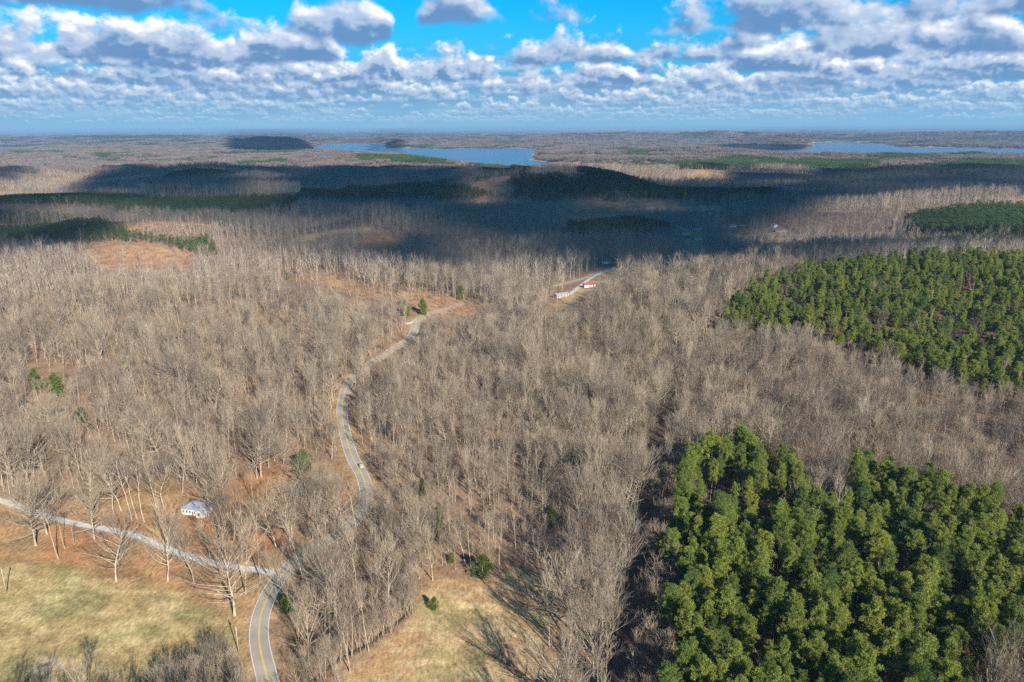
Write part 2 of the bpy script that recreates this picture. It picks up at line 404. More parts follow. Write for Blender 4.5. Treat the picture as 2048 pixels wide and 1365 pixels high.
# ground material: a colour per land cover, broken up by fine procedural noise
def ground_mat():
    m, nt, b = new_mat('ground'); N, L = nt.nodes, nt.links
    at_ = N.new('ShaderNodeAttribute'); at_.attribute_name = 'cover'
    geo = N.new('ShaderNodeNewGeometry')
    def nz(scale, det, sc=(1, 1, 1), rough=.6):
        mp = N.new('ShaderNodeMapping'); mp.inputs['Scale'].default_value = sc; L.new(geo.outputs['Position'], mp.inputs[0])
        n = N.new('ShaderNodeTexNoise'); n.inputs['Scale'].default_value = scale; n.inputs['Detail'].default_value = det; n.inputs['Roughness'].default_value = rough
        L.new(mp.outputs[0], n.inputs['Vector']); return n.outputs[0]
    def rng(s, a, b_, lo=.3, hi=.7):
        r = N.new('ShaderNodeMapRange'); L.new(s, r.inputs[0]); r.inputs[1].default_value = lo; r.inputs[2].default_value = hi
        r.inputs[3].default_value = a; r.inputs[4].default_value = b_; return r.outputs[0]
    n1 = rng(nz(.9, 6, (1, .45, 1), .7), .55, 1.45); n2 = rng(nz(.12, 5), .82, 1.18); n3 = rng(nz(3.2, 3), .7, 1.3)
    a = N.new('ShaderNodeMath'); a.operation = 'MULTIPLY'; L.new(n1, a.inputs[0]); L.new(n2, a.inputs[1])
    a2 = N.new('ShaderNodeMath'); a2.operation = 'MULTIPLY'; L.new(a.outputs[0], a2.inputs[0]); L.new(n3, a2.inputs[1])
    v = N.new('ShaderNodeVectorMath'); v.operation = 'SCALE'; L.new(at_.outputs['Color'], v.inputs[0]); L.new(a2.outputs[0], v.inputs['Scale'])
    L.new(v.outputs[0], b.inputs['Base Color']); b.inputs['Roughness'].default_value = .95; b.inputs['Specular IOR Level'].default_value = .05
    bp = N.new('ShaderNodeBump'); bp.inputs['Strength'].default_value = .6; bp.inputs['Distance'].default_value = .35
    L.new(nz(.8, 6), bp.inputs['Height']); L.new(bp.outputs[0], b.inputs['Normal'])
    return m

def mesh_np(name, V, Q, mats=(), midx=None, smooth=False):
    """V (n,3); Q (m,k) faces of one size"""
    me = bpy.data.meshes.new(name); V = np.asarray(V, np.float32); Q = np.asarray(Q, np.int32)
    me.vertices.add(len(V)); me.vertices.foreach_set('co', V.ravel())
    k = Q.shape[1]; me.loops.add(Q.size); me.loops.foreach_set('vertex_index', Q.ravel())
    me.polygons.add(len(Q)); me.polygons.foreach_set('loop_start', np.arange(0, Q.size, k, dtype=np.int32))
    me.polygons.foreach_set('loop_total', np.full(len(Q), k, np.int32))
    for m in mats: me.materials.append(m)
    if midx is not None: me.polygons.foreach_set('material_index', np.asarray(midx, np.int32))
    me.polygons.foreach_set('use_smooth', np.full(len(Q), smooth, bool))
    me.update(calc_edges=True); return me
def link(name, me, parent=None, loc=None):
    o = bpy.data.objects.new(name, me); COL.objects.link(o)
    if parent is not None: o.parent = parent
    if loc is not None: o.location = loc
    return o
def tag(o, label=None, cat=None, group=None, kind=None):
    if label: o['label'] = label
    if cat: o['category'] = cat
    if group: o['group'] = group
    if kind: o['kind'] = kind
    return o

# ------------------------------------------------------------------ ground sheet
def cover_color(x, y):
    d = np.hypot(x, y)
    def C(*c): return np.array(c)[None, :]
    n = fbm(x/30, y/30, 101, 4)[:, None]; n2 = fbm(x/9, y/6, 103, 4)[:, None]; n3 = fbm(x/3, y/3, 105, 3)[:, None]
    litter = C(.28, .165, .092)*(1-n) + C(.25, .18, .12)*n
    litter = litter*(.65+.7*n2)
    farfl = C(.25, .165, .11) + 0*n
    c = litter*(1-sstep(d, 400, 900)[:, None]) + (farfl*(.8+.4*n2))*sstep(d, 400, 900)[:, None]
    # distant land reads as canopy
    k = sstep(d, 6000, 12000)[:, None]
    can = C(.17, .13, .12)*(.75+.5*fbm(x/500, y/300, 107, 4)[:, None])
    fp = far_pine_and_shade(x, y)[:, None]
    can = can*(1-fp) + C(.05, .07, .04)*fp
    c = c*(1-k) + can*k
    def put(mask, col):
        nonlocal c
        mk = mask[:, None]; c = c*(1-mk) + col*mk
    yard = m_poly(x, y, YARD, feather=5)
    put(yard, C(.36, .185, .085)*(.55+.9*n2) + C(-.02, .03, .02)*sstep(n, .45, .7))
    # the olive and straw left-hand field
    fl = m_poly(x, y, F_LEFT, feather=6)
    g1 = sstep(fbm(x/26, y/17, 111, 5), .38, .58)[:, None]; g2 = sstep(fbm(x/11, y/4.5, 113, 5), .46, .68)[:, None]
    fc = C(.285, .24, .10)*(1-g1) + C(.37, .27, .12)*g1
    fc = fc*(1-.75*g2) + C(.50, .385, .19)*.75*g2
    put(fl, fc*(.72+.56*n3))
    # pale burnt ring in it
    rx, ry = at(92, 1330); q = np.hypot((x-rx)/6.0, (y-ry)/5.0) + .5*(fbm(x/3, y/3, 115, 3)-.5)
    put(sstep(1-q, 0, .5)*.7, C(.42, .34, .24)); put(np.exp(-((q-1.25)/.25)**2)*.55, C(.20, .15, .08)); put(sstep(.25-q, 0, .1), C(.12, .10, .08))
    fm = m_poly(x, y, F_MID, feather=4)
    g3 = sstep(fbm(x/18, y/12, 121, 5), .40, .62)[:, None]; g4 = sstep(fbm(x/6, y/3, 123, 5), .45, .7)[:, None]
    mc = C(.40, .25, .125)*(1-g3) + C(.36, .275, .125)*g3
    mc = mc*(1-.7*g4) + C(.52, .39, .21)*.7*g4
    put(fm, mc*(.74+.52*n3))
    for P in RUST: put(m_poly(x, y, P, feather=5, wa=7)*.9, C(.36, .215, .12)*(.55+.9*n2))
    put(bare_slope(x, y)*.9, C(.40, .23, .125)*(.55+.9*n2))
    for P in TAN: put(m_poly(x, y, P, feather=5)*.95, C(.42, .29, .15)*(.7+.6*n2))
    put(m_poly(x, y, GREY, feather=5), C(.26, .25, .20) + 0*n)
    # under the pines the floor is dark brown needles
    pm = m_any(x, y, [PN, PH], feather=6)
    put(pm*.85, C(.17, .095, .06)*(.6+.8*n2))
    # road verges and lane sides
    rd = line_d(x, y, ROAD)
    put((1-sstep(rd, 3.2, 8.5))*.8, C(.38, .245, .125)*(.6+.8*n3))
    cd = line_d(x, y, CREEK) + 1.2*(fbm(x/4, y/4, 137, 2)-.5); put((1-sstep(cd, .5, 1.7))*.9, C(.13, .09, .055)*(.6+.8*n3))
    ld = line_d(x, y, LANE); put((1-sstep(ld, 1.4, 3.2))*.8, C(.40, .34, .26)*(.6+.8*n3))
    td = line_d(x, y, TRACK); put((1-sstep(td, 4.0, 9))*.8, C(.12, .08, .06) + 0*n)  # tree shade over the track is put into the floor colour
    lk_ = np.zeros(len(x)); fr = d > 2200
    if np.any(fr):
        s = lake_sd(x[fr], y[fr]); sand = np.exp(-((s-45)/22)**2)*sstep(fbm(x[fr]/400, y[fr]/400, 131, 3), .48, .58)
        lk_[fr] = sand
    put(lk_, C(.5, .42, .33) + 0*n)
    return np.clip(c, .01, .8)
def build_ground():
    r = [0.0, 40, 80]; q = 110.0
    while q < 3200: r.append(q); q *= 1.006
    while q < 75000: r.append(q); q *= 1.013
    r = np.array(r)
    th = list(np.arange(-48, 48.01, .19)); th += list(np.arange(53, 310, 6.0))
    th = np.radians(np.array(th)); nr, nt_ = len(r), len(th)
    X = r[:, None]*np.sin(th)[None]; Y = r[:, None]*np.cos(th)[None]
    x, y = X.ravel(), Y.ravel(); z = terr(x, y)
    cd = line_d(x, y, CREEK); z = z - .6*(1-sstep(cd, .2, 1.5))
    i = np.arange(nr-1)[:, None]*nt_; j = np.arange(nt_)[None]; j2 = (np.arange(nt_)+1) % nt_
    Q = np.stack([i+j, i+j2[None], i+nt_+j2[None], i+nt_+j], -1).reshape(-1, 4)
    me = mesh_np('ground', np.stack([x, y, z], 1), Q[:, ::-1], [ground_mat()], smooth=True)
    ca = me.color_attributes.new('cover', 'FLOAT_COLOR', 'POINT')
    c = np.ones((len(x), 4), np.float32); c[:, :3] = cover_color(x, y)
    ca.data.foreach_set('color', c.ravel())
    o = link('ground', me); tag(o, kind='structure')
build_ground()

def ribbon(name, P, half, lift, mat, off=0.0, up=None, kind='structure'):
    P = np.array(P); T = np.gradient(P, axis=0); T /= np.linalg.norm(T, axis=1)[:, None]; Nn = np.stack([T[:, 1], -T[:, 0]], 1)
    cols = 5 if half > 1 else 2
    V = []
    for k in range(cols):
        s = -half + 2*half*k/(cols-1) + off
        p = P + Nn*s; V.append(np.stack([p[:, 0], p[:, 1], terr(p[:, 0], p[:, 1])+lift], 1))
    V = np.stack(V, 1).reshape(-1, 3); n = len(P)
    i = (np.arange(n-1)*cols)[:, None]; j = np.arange(cols-1)[None]
    Q = np.stack([i+j, i+j+1, i+cols+j+1, i+cols+j], -1).reshape(-1, 4)
    me = mesh_np(name, V, Q[:, ::-1], [mat], smooth=True)
    return me
def asphalt():
    m, nt, b = new_mat('asphalt'); N, L = nt.nodes, nt.links
    geo = N.new('ShaderNodeNewGeometry'); n = N.new('ShaderNodeTexNoise'); n.inputs['Scale'].default_value = .12; n.inputs['Detail'].default_value = 9; L.new(geo.outputs['Position'], n.inputs['Vector'])
    cr = N.new('ShaderNodeValToRGB'); cr.color_ramp.elements[0].color = (.27, .235, .19, 1); cr.color_ramp.elements[1].color = (.40, .35, .28, 1)
    cr.color_ramp.elements[0].position = .3; cr.color_ramp.elements[1].position = .7
    L.new(n.outputs[0], cr.inputs[0]); L.new(cr.outputs[0], b.inputs['Base Color']); b.inputs['Roughness'].default_value = .9
    return m
rm = ribbon('road', ROAD, 3.25, .06, asphalt()); tag(link('road', rm), kind='structure')
white_paint = plain('white_paint', (.62, .60, .55), .8, var=.25, scale=.4); yellow_paint = plain('yellow_paint', (.72, .52, .06), .8, var=.25, scale=.4)
for nm, off, mt, hw in (('road_edge_line', -2.95, white_paint, .1), ('road_edge_line', 2.95, white_paint, .1), ('road_centre_line', .14, yellow_paint, .07), ('road_centre_line', -.14, yellow_paint, .07)):
    tag(link(nm, ribbon(nm, ROAD, hw*1.15, .075, mt, off)), kind='structure')
gravel = plain('pale_gravel', (.56, .52, .45), .95, var=.35, scale=.5)
tag(link('gravel_lane', ribbon('gravel_lane', LANE, 1.5, .05, gravel)), kind='structure')
pull = ats([(812, 648), (822, 646), (832, 642)])
tag(link('gravel_turnout', ribbon('gravel_turnout', smooth_line(pull, 5), 1.6, .05, gravel)), kind='structure')
dr = smooth_line(ats([(1140, 590), (1162, 572), (1180, 558), (1205, 545)]), 4)
tag(link('gravel_drive', ribbon('gravel_drive', dr, 2.2, .1, gravel)), kind='structure')
def water_mat(name, col, rough, bump, sc):
    m, nt, b = new_mat(name); N, L = nt.nodes, nt.links
    b.inputs['Base Color'].default_value = col+(1,); b.inputs['Roughness'].default_value = rough; b.inputs['Specular IOR Level'].default_value = .6
    geo = N.new('ShaderNodeNewGeometry'); n = N.new('ShaderNodeTexNoise'); n.inputs['Scale'].default_value = sc; n.inputs['Detail'].default_value = 3; L.new(geo.outputs['Position'], n.inputs['Vector'])
    bp = N.new('ShaderNodeBump'); bp.inputs['Strength'].default_value = bump; L.new(n.outputs[0], bp.inputs['Height']); L.new(bp.outputs[0], b.inputs['Normal'])
    return m
cp = np.array(CREEK)
cm = ribbon('stream', CREEK, .32, -.45, water_mat('stream_water', (.02, .025, .02), .15, .1, 2.0)); tag(link('stream', cm), kind='structure')
V = [(-14000, 2400, LAKE_Z), (16000, 2400, LAKE_Z), (16000, 15000, LAKE_Z), (-14000, 15000, LAKE_Z)]
tag(link('lake_water', mesh_np('lake_water', V, [[0, 1, 2, 3]], [water_mat('lake_water', (.07, .16, .25), .3, .35, .05)])), kind='structure')

# ------------------------------------------------------------------ tree builders
class Segs:
    def __init__(s): s.a = []; s.b = []; s.r0 = []; s.r1 = []
    def add(s, a, b, r0, r1): s.a.append(a); s.b.append(b); s.r0.append(r0); s.r1.append(r1)
    def mesh(s, name, mat, sides=3):
        A = np.array(s.a); B = np.array(s.b); r0 = np.array(s.r0)[:, None]; r1 = np.array(s.r1)[:, None]; n = len(A)
        T = B-A; T /= np.linalg.norm(T, axis=1)[:, None]+1e-9
        U = np.cross(T, np.where(np.abs(T[:, 2:3]) > .8, np.array([[1., 0, 0]]), np.array([[0, 0, 1.]]))); U /= np.linalg.norm(U, axis=1)[:, None]; W = np.cross(T, U)
        V = []
        for P, rr in ((A, r0), (B, r1)):
            for k in range(sides):
                an = 2*math.pi*k/sides; V.append(P + rr*(U*math.cos(an)+W*math.sin(an)))
        V = np.stack(V, 1).reshape(-1, 3)
        base = (np.arange(n)*2*sides)[:, None]
        Q = []
        for k in range(sides):
            k2 = (k+1) % sides; Q.append(np.concatenate([base+k, base+k2, base+sides+k2, base+sides+k], 1))
        Q = np.stack(Q, 1).reshape(-1, 4)
        return V, Q
def unit(v): return v/(np.linalg.norm(v)+1e-9)
def rot_about(v, ax, an):
    ax = unit(ax); c, s = math.cos(an), math.sin(an); return v*c + np.cross(ax, v)*s + ax*np.dot(ax, v)*(1-c)
def side(d, rng, ang):
    p = unit(np.cross(d, rng.normal(size=3))); return unit(rot_about(d, p, ang))
def bare_tree(seed, H=25., style='tall', lod=0):
    """a leafless tree: trunk T, branches and twigs C; every stroke sweeps up and outwards as in a real winter crown"""
    rng = np.random.default_rng(seed); T = Segs(); C = Segs(); up = np.array([0, 0, 1.])
    start, el0, el1, L0, L1, r0, nb, tn = {
        'tall': (.42, .78, 1.30, .14, .31, .0098, 16, 3), 'wide': (.24, .50, 1.25, .24, .41, .0125, 19, 4), 'slim': (.52, .80, 1.30, .09, .19, .0082, 12, 2),
        'oak': (.20, .18, 1.15, .27, .42, .0165, 34, 4), 'low': (.12, .10, 1.1, .32, .46, .016, 30, 4)}[style]
    r0 *= H; tw = .026
    if lod: nb = int(nb*.62); tw = .055; r0 *= 1.15
    curl = .20 if style in ('tall', 'slim', 'wide') else .10
    def twigs(p, d, n, L):
        for _ in range(n):
            dd = unit(side(d, rng, rng.uniform(.12, .62)) + up*.22); l = L*rng.uniform(.5, 1.2)
            m_ = p+dd*l*.55; C.add(p, m_, tw, tw*.8); dd = unit(dd+rng.normal(size=3)*.16+up*.1); C.add(m_, m_+dd*l*.5, tw*.8, tw*.35)
            if not lod and rng.uniform() < .55: dd2 = unit(side(dd, rng, .5)+up*.2); C.add(m_, m_+dd2*l*.42, tw*.7, tw*.35)
    def branch(p, d, L, r, lev):
        ns = (4 if lev == 0 else 2) if not lod else (2 if lev == 0 else 1)
        q = p; dd = d
        for k in range(ns):
            f0, f1 = 1-.72*k/ns, 1-.72*(k+1)/ns
            dd = unit(dd + rng.normal(size=3)*.11 + up*curl); e = q+dd*L/ns
            (T if lev == 0 else C).add(q, e, max(r*f0, tw*(1.7 if lev == 0 else 1)), max(r*f1, tw*(1.2 if lev == 0 else .9)))
            if lev == 0:
                for _ in range((2 if k else 1) if not lod else 1):
                    branch(q+(e-q)*rng.uniform(.3, 1), side(dd, rng, rng.uniform(.3, .75)), L*rng.uniform(.32, .58)*(1-.35*k/ns), r*f1*.62, 1)
            elif lev == 1: twigs(e, dd, (1 if k == 0 else tn-1) if not lod else 2, L*.52)
            q = e
        if lev == 0: twigs(q, dd, tn if not lod else 2, L*.28)
    p = np.array([0, 0, -.4]); d = unit(up + rng.normal(size=3)*.05*np.array([1, 1, 0]))
    n = 8 if not lod else 4; wander = .05 if style in ('tall', 'slim') else .11; topz = (.88 if style in ('tall', 'slim') else .74)*H
    pts = [p]
    for k in range(n):
        e = p + d*(topz+.4)/n; T.add(p, e, r0*(1-.85*k/n)*(1.35 if k == 0 else 1), r0*(1-.85*(k+1)/n)); p = e; pts.append(e)
        d = unit(d + rng.normal(size=3)*np.array([wander, wander, 0]) + up*.08)
    P = np.array(pts); ph = rng.uniform(0, 6)
    for k in range(nb):
        g = (k+rng.uniform(0, 1))/nb; f = start + (.97-start)*g**(.9 if style in ('tall', 'slim') else 1.25); zi = min(f/.88 if style in ('tall', 'slim') else f/.74, .985)*n; i = int(zi)
        if f > .74 and style not in ('tall', 'slim'): zi = rng.uniform(.72, .985)*n; i = int(zi)
        q = P[i]+(P[i+1]-P[i])*(zi-i); az = ph+k*2.4+rng.uniform(-.5, .5); el = el0+(el1-el0)*g+rng.uniform(-.15, .18)
        prof = math.sin(math.pi*min(1, .15+.80*g))**.7; L = (L0+(L1-L0)*prof)*H*rng.uniform(.75, 1.2)
        branch(q, np.array([math.cos(az)*math.cos(el), math.sin(az)*math.cos(el), math.sin(el)]), L, r0*(1-.72*f)*(.5 if style in ('tall', 'slim') else .42), 0)
    return T, C

def needles(cent, rad, n, size, rng, flat_=.7, thin=.32):
    """n thin needle tufts (narrow triangles) spread through a clump"""
    v = rng.normal(size=(n, 3)); v /= np.linalg.norm(v, axis=1)[:, None]
    q = cent + v*(rad*rng.uniform(.25, 1.0, (n, 1))**.6)*np.array([1, 1, flat_])
    d = v + rng.normal(size=(n, 3))*.6 + np.array([0, 0, .35]); d /= np.linalg.norm(d, axis=1)[:, None]
    w = np.cross(d, rng.normal(size=(n, 3))); w /= np.linalg.norm(w, axis=1)[:, None]
    s = size*rng.uniform(.6, 1.3, (n, 1))
    s2 = s*thin; return np.stack([q-w*s2, q+w*s2, q+d*s], 1)
def pine_tree(seed, H=25., lod=0, start=.55, rad=.12, full=False):
    rng = np.random.default_rng(seed); T = Segs(); tris = []; up = np.array([0, 0, 1.])
    p = np.array([0, 0, -.4]); d = unit(up+rng.normal(size=3)*np.array([.03, .03, 0])); n = 6 if not lod else 3; r0 = .0075*H*(1.3 if lod else 1); pts = [p]
    for k in range(n):
        e = p+d*(H*.97)/n; T.add(p, e, r0*(1-.88*k/n), r0*(1-.88*(k+1)/n)); p = e; pts.append(e); d = unit(d+rng.normal(size=3)*np.array([.03, .03, 0])+up*.05)
    P = np.array(pts); nb = (34 if not lod else 15); ph = rng.uniform(0, 6)
    for k in range(nb):
        g = (k+rng.uniform(0, .9))/nb; f = start+(1-start)*g; zi = min(f, .999)*n; i = int(zi); q = P[i]+(P[i+1]-P[i])*(zi-i)
        az = ph+k*2.399+rng.uniform(-.4, .4); el = (-.15 if not full else -.05)+.95*g+rng.uniform(-.15, .2)
        prof = (min(1., (g+.18)*2.3)*(1-g)**.5*1.12+.06 if not full else (1-g)**.75*1.0+.12)
        L = rad*H*(.30+prof*.9)*rng.uniform(.65, 1.2)
        dd = np.array([math.cos(az)*math.cos(el), math.sin(az)*math.cos(el), math.sin(el)])
        e = q+dd*L; T.add(q, e, r0*.22, r0*.08)
        nc = (5 if not lod else 2)
        for c in range(nc):
            fr = .35+.65*(c+.5)/nc; cen = q+dd*L*fr + rng.normal(size=3)*.32*(1+L*.18); cen[2] += .15
            tris.append(needles(cen, (.40+.075*L)*(rad/.12)**.5*rng.uniform(.7, 1.3)*(1 if not lod else 1.6), 58 if not lod else 16, .46 if not lod else .85, rng, .75, .17 if not lod else .32))
    tris.append(needles(P[-1], .6, 50 if not lod else 14, .5 if not lod else .8, rng, 1.1))
    V = np.concatenate(tris).reshape(-1, 3)
    return T, V
def evergreen_bush(seed, H=6., W=2.6, n=3800):
    rng = np.random.default_rng(seed); tris = []; T = Segs(); T.add(np.array([0, 0, -.3]), np.array([0, 0, H*.8]), .14, .04)
    for k in range(85):
        g = rng.uniform(0, 1); z = H*(.06+.9*g); rr = W*math.sin(math.pi*min(1, .26+.72*g))**.8*rng.uniform(.25, 1.0); az = rng.uniform(0, 6.28)
        tris.append(needles(np.array([math.cos(az)*rr, math.sin(az)*rr, z]), .55*rng.uniform(.6, 1.3), n//85, .34, rng, 1.0))
    return T, np.concatenate(tris).reshape(-1, 3)
def soup(V): return V, np.arange(len(V)).reshape(-1, 3)
def combo_mesh(name, T, matT, C=None, matC=None, V3=None, sidesT=4):
    """one mesh of trunk plus crown, for the uncountable woods"""
    V, Q = T.mesh('', None, sidesT); tri = np.concatenate([Q[:, [0, 1, 2]], Q[:, [0, 2, 3]]]); mi = np.zeros(len(tri), int)
    Vs = [V]; Ts = [tri]; Ms = [mi]; off = len(V)
    if C is not None:
        V2, Q2 = C.mesh('', None, 3); t2 = np.concatenate([Q2[:, [0, 1, 2]], Q2[:, [0, 2, 3]]])+off; Vs.append(V2); Ts.append(t2); Ms.append(np.ones(len(t2), int)); off += len(V2)
    if V3 is not None:
        t3 = np.arange(len(V3)).reshape(-1, 3)+off; Vs.append(V3); Ts.append(t3); Ms.append(np.ones(len(t3), int))
    return mesh_np(name, np.concatenate(Vs), np.concatenate(Ts), [matT, matC], np.concatenate(Ms))

BARE = {}     # style -> list of (trunk mesh, crown mesh, whole mesh)
def make_bare(style, seeds, lod=0, twig='twig', bark='bark', H=25.):
    out = []
    for s in seeds:
        T, C = bare_tree(s, H, style, lod)
        VT, QT = T.mesh('', None, 5 if not lod else 3); VC, QC = C.mesh('', None, 3)
        tm = mesh_np('trunk', VT, QT, [MAT[bark]], smooth=True) if not lod else None
        cmx = mesh_np('crown', VC, QC, [MAT[twig]]) if not lod else None
        out.append((tm, cmx, combo_mesh('bare_tree', T, MAT[bark], C, MAT[twig], None, 4 if not lod else 3)))
    return out
BARE['tall'] = make_bare('tall', [1, 2, 3, 4]); BARE['wide'] = make_bare('wide', [11, 12, 13, 14]); BARE['slim'] = make_bare('slim', [21, 22, 23])
BARE['oak'] = make_bare('oak', [31, 32, 33, 34, 35]); BARE['low'] = make_bare('low', [41, 42])
BARE1 = make_bare('tall', [51, 52, 53], 1, 'twigfar') + make_bare('wide', [54, 55, 56], 1, 'twigfar') + make_bare('slim', [57, 58], 1, 'twigfar')
BRUSHV = make_bare('wide', [61, 62], 1, 'rusttwig', 'rusttwig')
def make_pine(seeds, lod=0, **k):
    out = []
    for s in seeds:
        T, V = pine_tree(s, 25., lod, **k); nm = 'needlefar' if lod else 'needle'
        VT, QT = T.mesh('', None, 5); Vc, Qc = soup(V)
        out.append((mesh_np('trunk', VT, QT, [MAT['pinebark']], smooth=True) if not lod else None, mesh_np('crown', Vc, Qc, [MAT[nm]]) if not lod else None,
                    combo_mesh('pine_tree', T, MAT['pinebark'], V3=V, matC=MAT[nm], sidesT=3)))
    return out
PINEV = make_pine([71, 72], start=.52, rad=.105) + make_pine([73, 74], start=.62, rad=.12) + make_pine([75], start=.45, rad=.10) + make_pine([76], start=.68, rad=.13)
PINE1 = make_pine([81, 82, 83, 84], 1, start=.42)

def patch_mesh(seed, kind):
    rng = np.random.default_rng(seed); n = 46; tris = []
    for k in range(n):
        c = np.array([rng.uniform(-27, 27), rng.uniform(-27, 27), 0.]); H = rng.uniform(13, 23)*(1 if kind == 'bare' else .95)
        if kind == 'bare':
            m = 22; az = rng.uniform(0, 6.28, m); el = rng.uniform(.35, 1.5, m); L = H*rng.uniform(.3, .62, m)
            b = c + np.array([0, 0, H*.3]) + np.array([0, 0, 1.])*rng.uniform(0, H*.3, (m, 1))
            d = np.stack([np.cos(az)*np.cos(el), np.sin(az)*np.cos(el), np.sin(el)], 1); e = b+d*L[:, None]
            w = np.cross(d, rng.normal(size=(m, 3))); w /= np.linalg.norm(w, axis=1)[:, None]
            tris.append(np.stack([b-w*.18, b+w*.18, e+w*.45], 1)); tris.append(np.stack([b-w*.18, e+w*.45, e-w*.45], 1))
            t = np.array([[c+[-.25, 0, -3], c+[.25, 0, -3], c+[0, 0, H*.8]]]); tris.append(t)
        else:
            for q in range(4): tris.append(needles(c+np.array([rng.uniform(-1, 1), rng.uniform(-1, 1), H*(.5+.13*q)]), 2.3-.35*q, 16, 1.5, rng, .9))
            t = np.array([[c+[-.25, 0, -3], c+[.25, 0, -3], c+[0, 0, H*.8]]]); tris.append(t)
    V = np.concatenate(tris).reshape(-1, 3); V_, Q = soup(V)
    return mesh_np('woods_patch', V_, Q, [MAT['twigfar' if kind == 'bare' else 'needlefar']])

# ------------------------------------------------------------------ scattering
def scatter_group(name, meshes):
    src = bpy.data.collections.new(name+'_sources')
    for i, me in enumerate(meshes):
        o = bpy.data.objects.new('%s_source_%02d' % (name, i), me); src.objects.link(o)
    g = bpy.data.node_groups.new(name+'_scatter', 'GeometryNodeTree')
    g.interface.new_socket('Geometry', in_out='INPUT', socket_type='NodeSocketGeometry'); g.interface.new_socket('Geometry', in_out='OUTPUT', socket_type='NodeSocketGeometry')
    N, L = g.nodes, g.links; gi = N.new('NodeGroupInput'); go = N.new('NodeGroupOutput'); ip = N.new('GeometryNodeInstanceOnPoints'); ci = N.new('GeometryNodeCollectionInfo')
    ci.inputs['Collection'].default_value = src; ci.inputs['Separate Children'].default_value = True; ci.inputs['Reset Children'].default_value = True
    def attr(nm, ty):
        a = N.new('GeometryNodeInputNamedAttribute'); a.data_type = ty; a.inputs['Name'].default_value = nm; return a.outputs['Attribute']
    mp = N.new('GeometryNodeMeshToPoints'); L.new(gi.outputs[0], mp.inputs['Mesh']); L.new(mp.outputs[0], ip.inputs['Points'])
    L.new(ci.outputs[0], ip.inputs['Instance']); ip.inputs['Pick Instance'].default_value = True
    L.new(attr('pick', 'INT'), ip.inputs['Instance Index']); L.new(attr('rot', 'FLOAT_VECTOR'), ip.inputs['Rotation']); L.new(attr('scl', 'FLOAT_VECTOR'), ip.inputs['Scale'])
    L.new(ip.outputs[0], go.inputs[0]); return g
def scatter(name, pts, pick, rz, scl, meshes, label, cat):
    me = bpy.data.meshes.new(name); n = len(pts); me.vertices.add(n); me.vertices.foreach_set('co', np.asarray(pts, np.float32).ravel())
    a = me.attributes.new('pick', 'INT', 'POINT'); a.data.foreach_set('value', np.asarray(pick, np.int32))
    rot = np.zeros((n, 3), np.float32); rng = np.random.default_rng(n); rot[:, 2] = rz; rot[:, :2] = rng.normal(size=(n, 2))*.03
    a = me.attributes.new('rot', 'FLOAT_VECTOR', 'POINT'); a.data.foreach_set('vector', rot.ravel())
    a = me.attributes.new('scl', 'FLOAT_VECTOR', 'POINT'); a.data.foreach_set('vector', np.asarray(scl, np.float32).ravel())
    o = link(name, me); md = o.modifiers.new('scatter', 'NODES'); md.node_group = scatter_group(name, meshes)
    tag(o, label, cat, kind='stuff'); print('SCATTER', name, n); return o
def jgrid(rmin, rmax, sp, seed, half=R(41)):
    rng = np.random.default_rng(seed); w = rmax*math.sin(half)
    xs = np.arange(-w, w, sp); ys = np.arange(max(0, rmin*math.cos(half)), rmax, sp)
    X, Y = np.meshgrid(xs, ys); X = X.ravel()+rng.uniform(-.48, .48, X.size)*sp; Y = Y.ravel()+rng.uniform(-.48, .48, Y.size)*sp
    d = np.hypot(X, Y); k = (d >= rmin) & (d < rmax) & (np.abs(np.arctan2(X, Y)) < half); return X[k], Y[k]
FRONT = ats([(560, 1480), (545, 1180), (600, 1090), (720, 1020), (760, 960), (880, 1020), (1000, 1060), (1110, 1090), (1100, 1150), (860, 1170), (800, 1250), (700, 1320), (640, 1480)])
LEFTW = ats([(-200, 1010), (-200, 560), (640, 560), (780, 640), (670, 760), (660, 900), (690, 950), (500, 960)])
ROWW = ats([(1112, 1700), (1118, 1500), (1124, 1200), (1150, 1100), (1190, 1000), (1270, 1000), (1275, 1100), (1262, 1200), (1215, 1500), (1190, 1700)])
STRIP = ats([(1232, 1500), (1262, 1250), (1290, 1100), (1300, 960), (1375, 960), (1368, 1150), (1350, 1280), (1320, 1500)])
HIDROAD = ats([(560, 1145), (600, 1100), (730, 1010), (775, 1015), (740, 1060), (650, 1125), (580, 1165)])
GAPS = [ats(P) for P in ([(1385, 1020), (1470, 1000), (1500, 1060), (1400, 1100)], [(1500, 1060), (1560, 1050), (1560, 1100), (1510, 1110)], [(1770, 1180), (1810, 1180), (1800, 1230), (1760, 1230)], [(1860, 640), (2000, 632), (2060, 650), (1900, 662)], [(1560, 640), (1600, 632), (1620, 650), (1580, 655)])]
VERGE = ats([(470, 1225), (540, 1180), (590, 1190), (585, 1260), (612, 1360), (650, 1480), (480, 1480)])
POND = ats([(560, 566), (610, 560), (628, 572), (600, 580), (570, 578)])
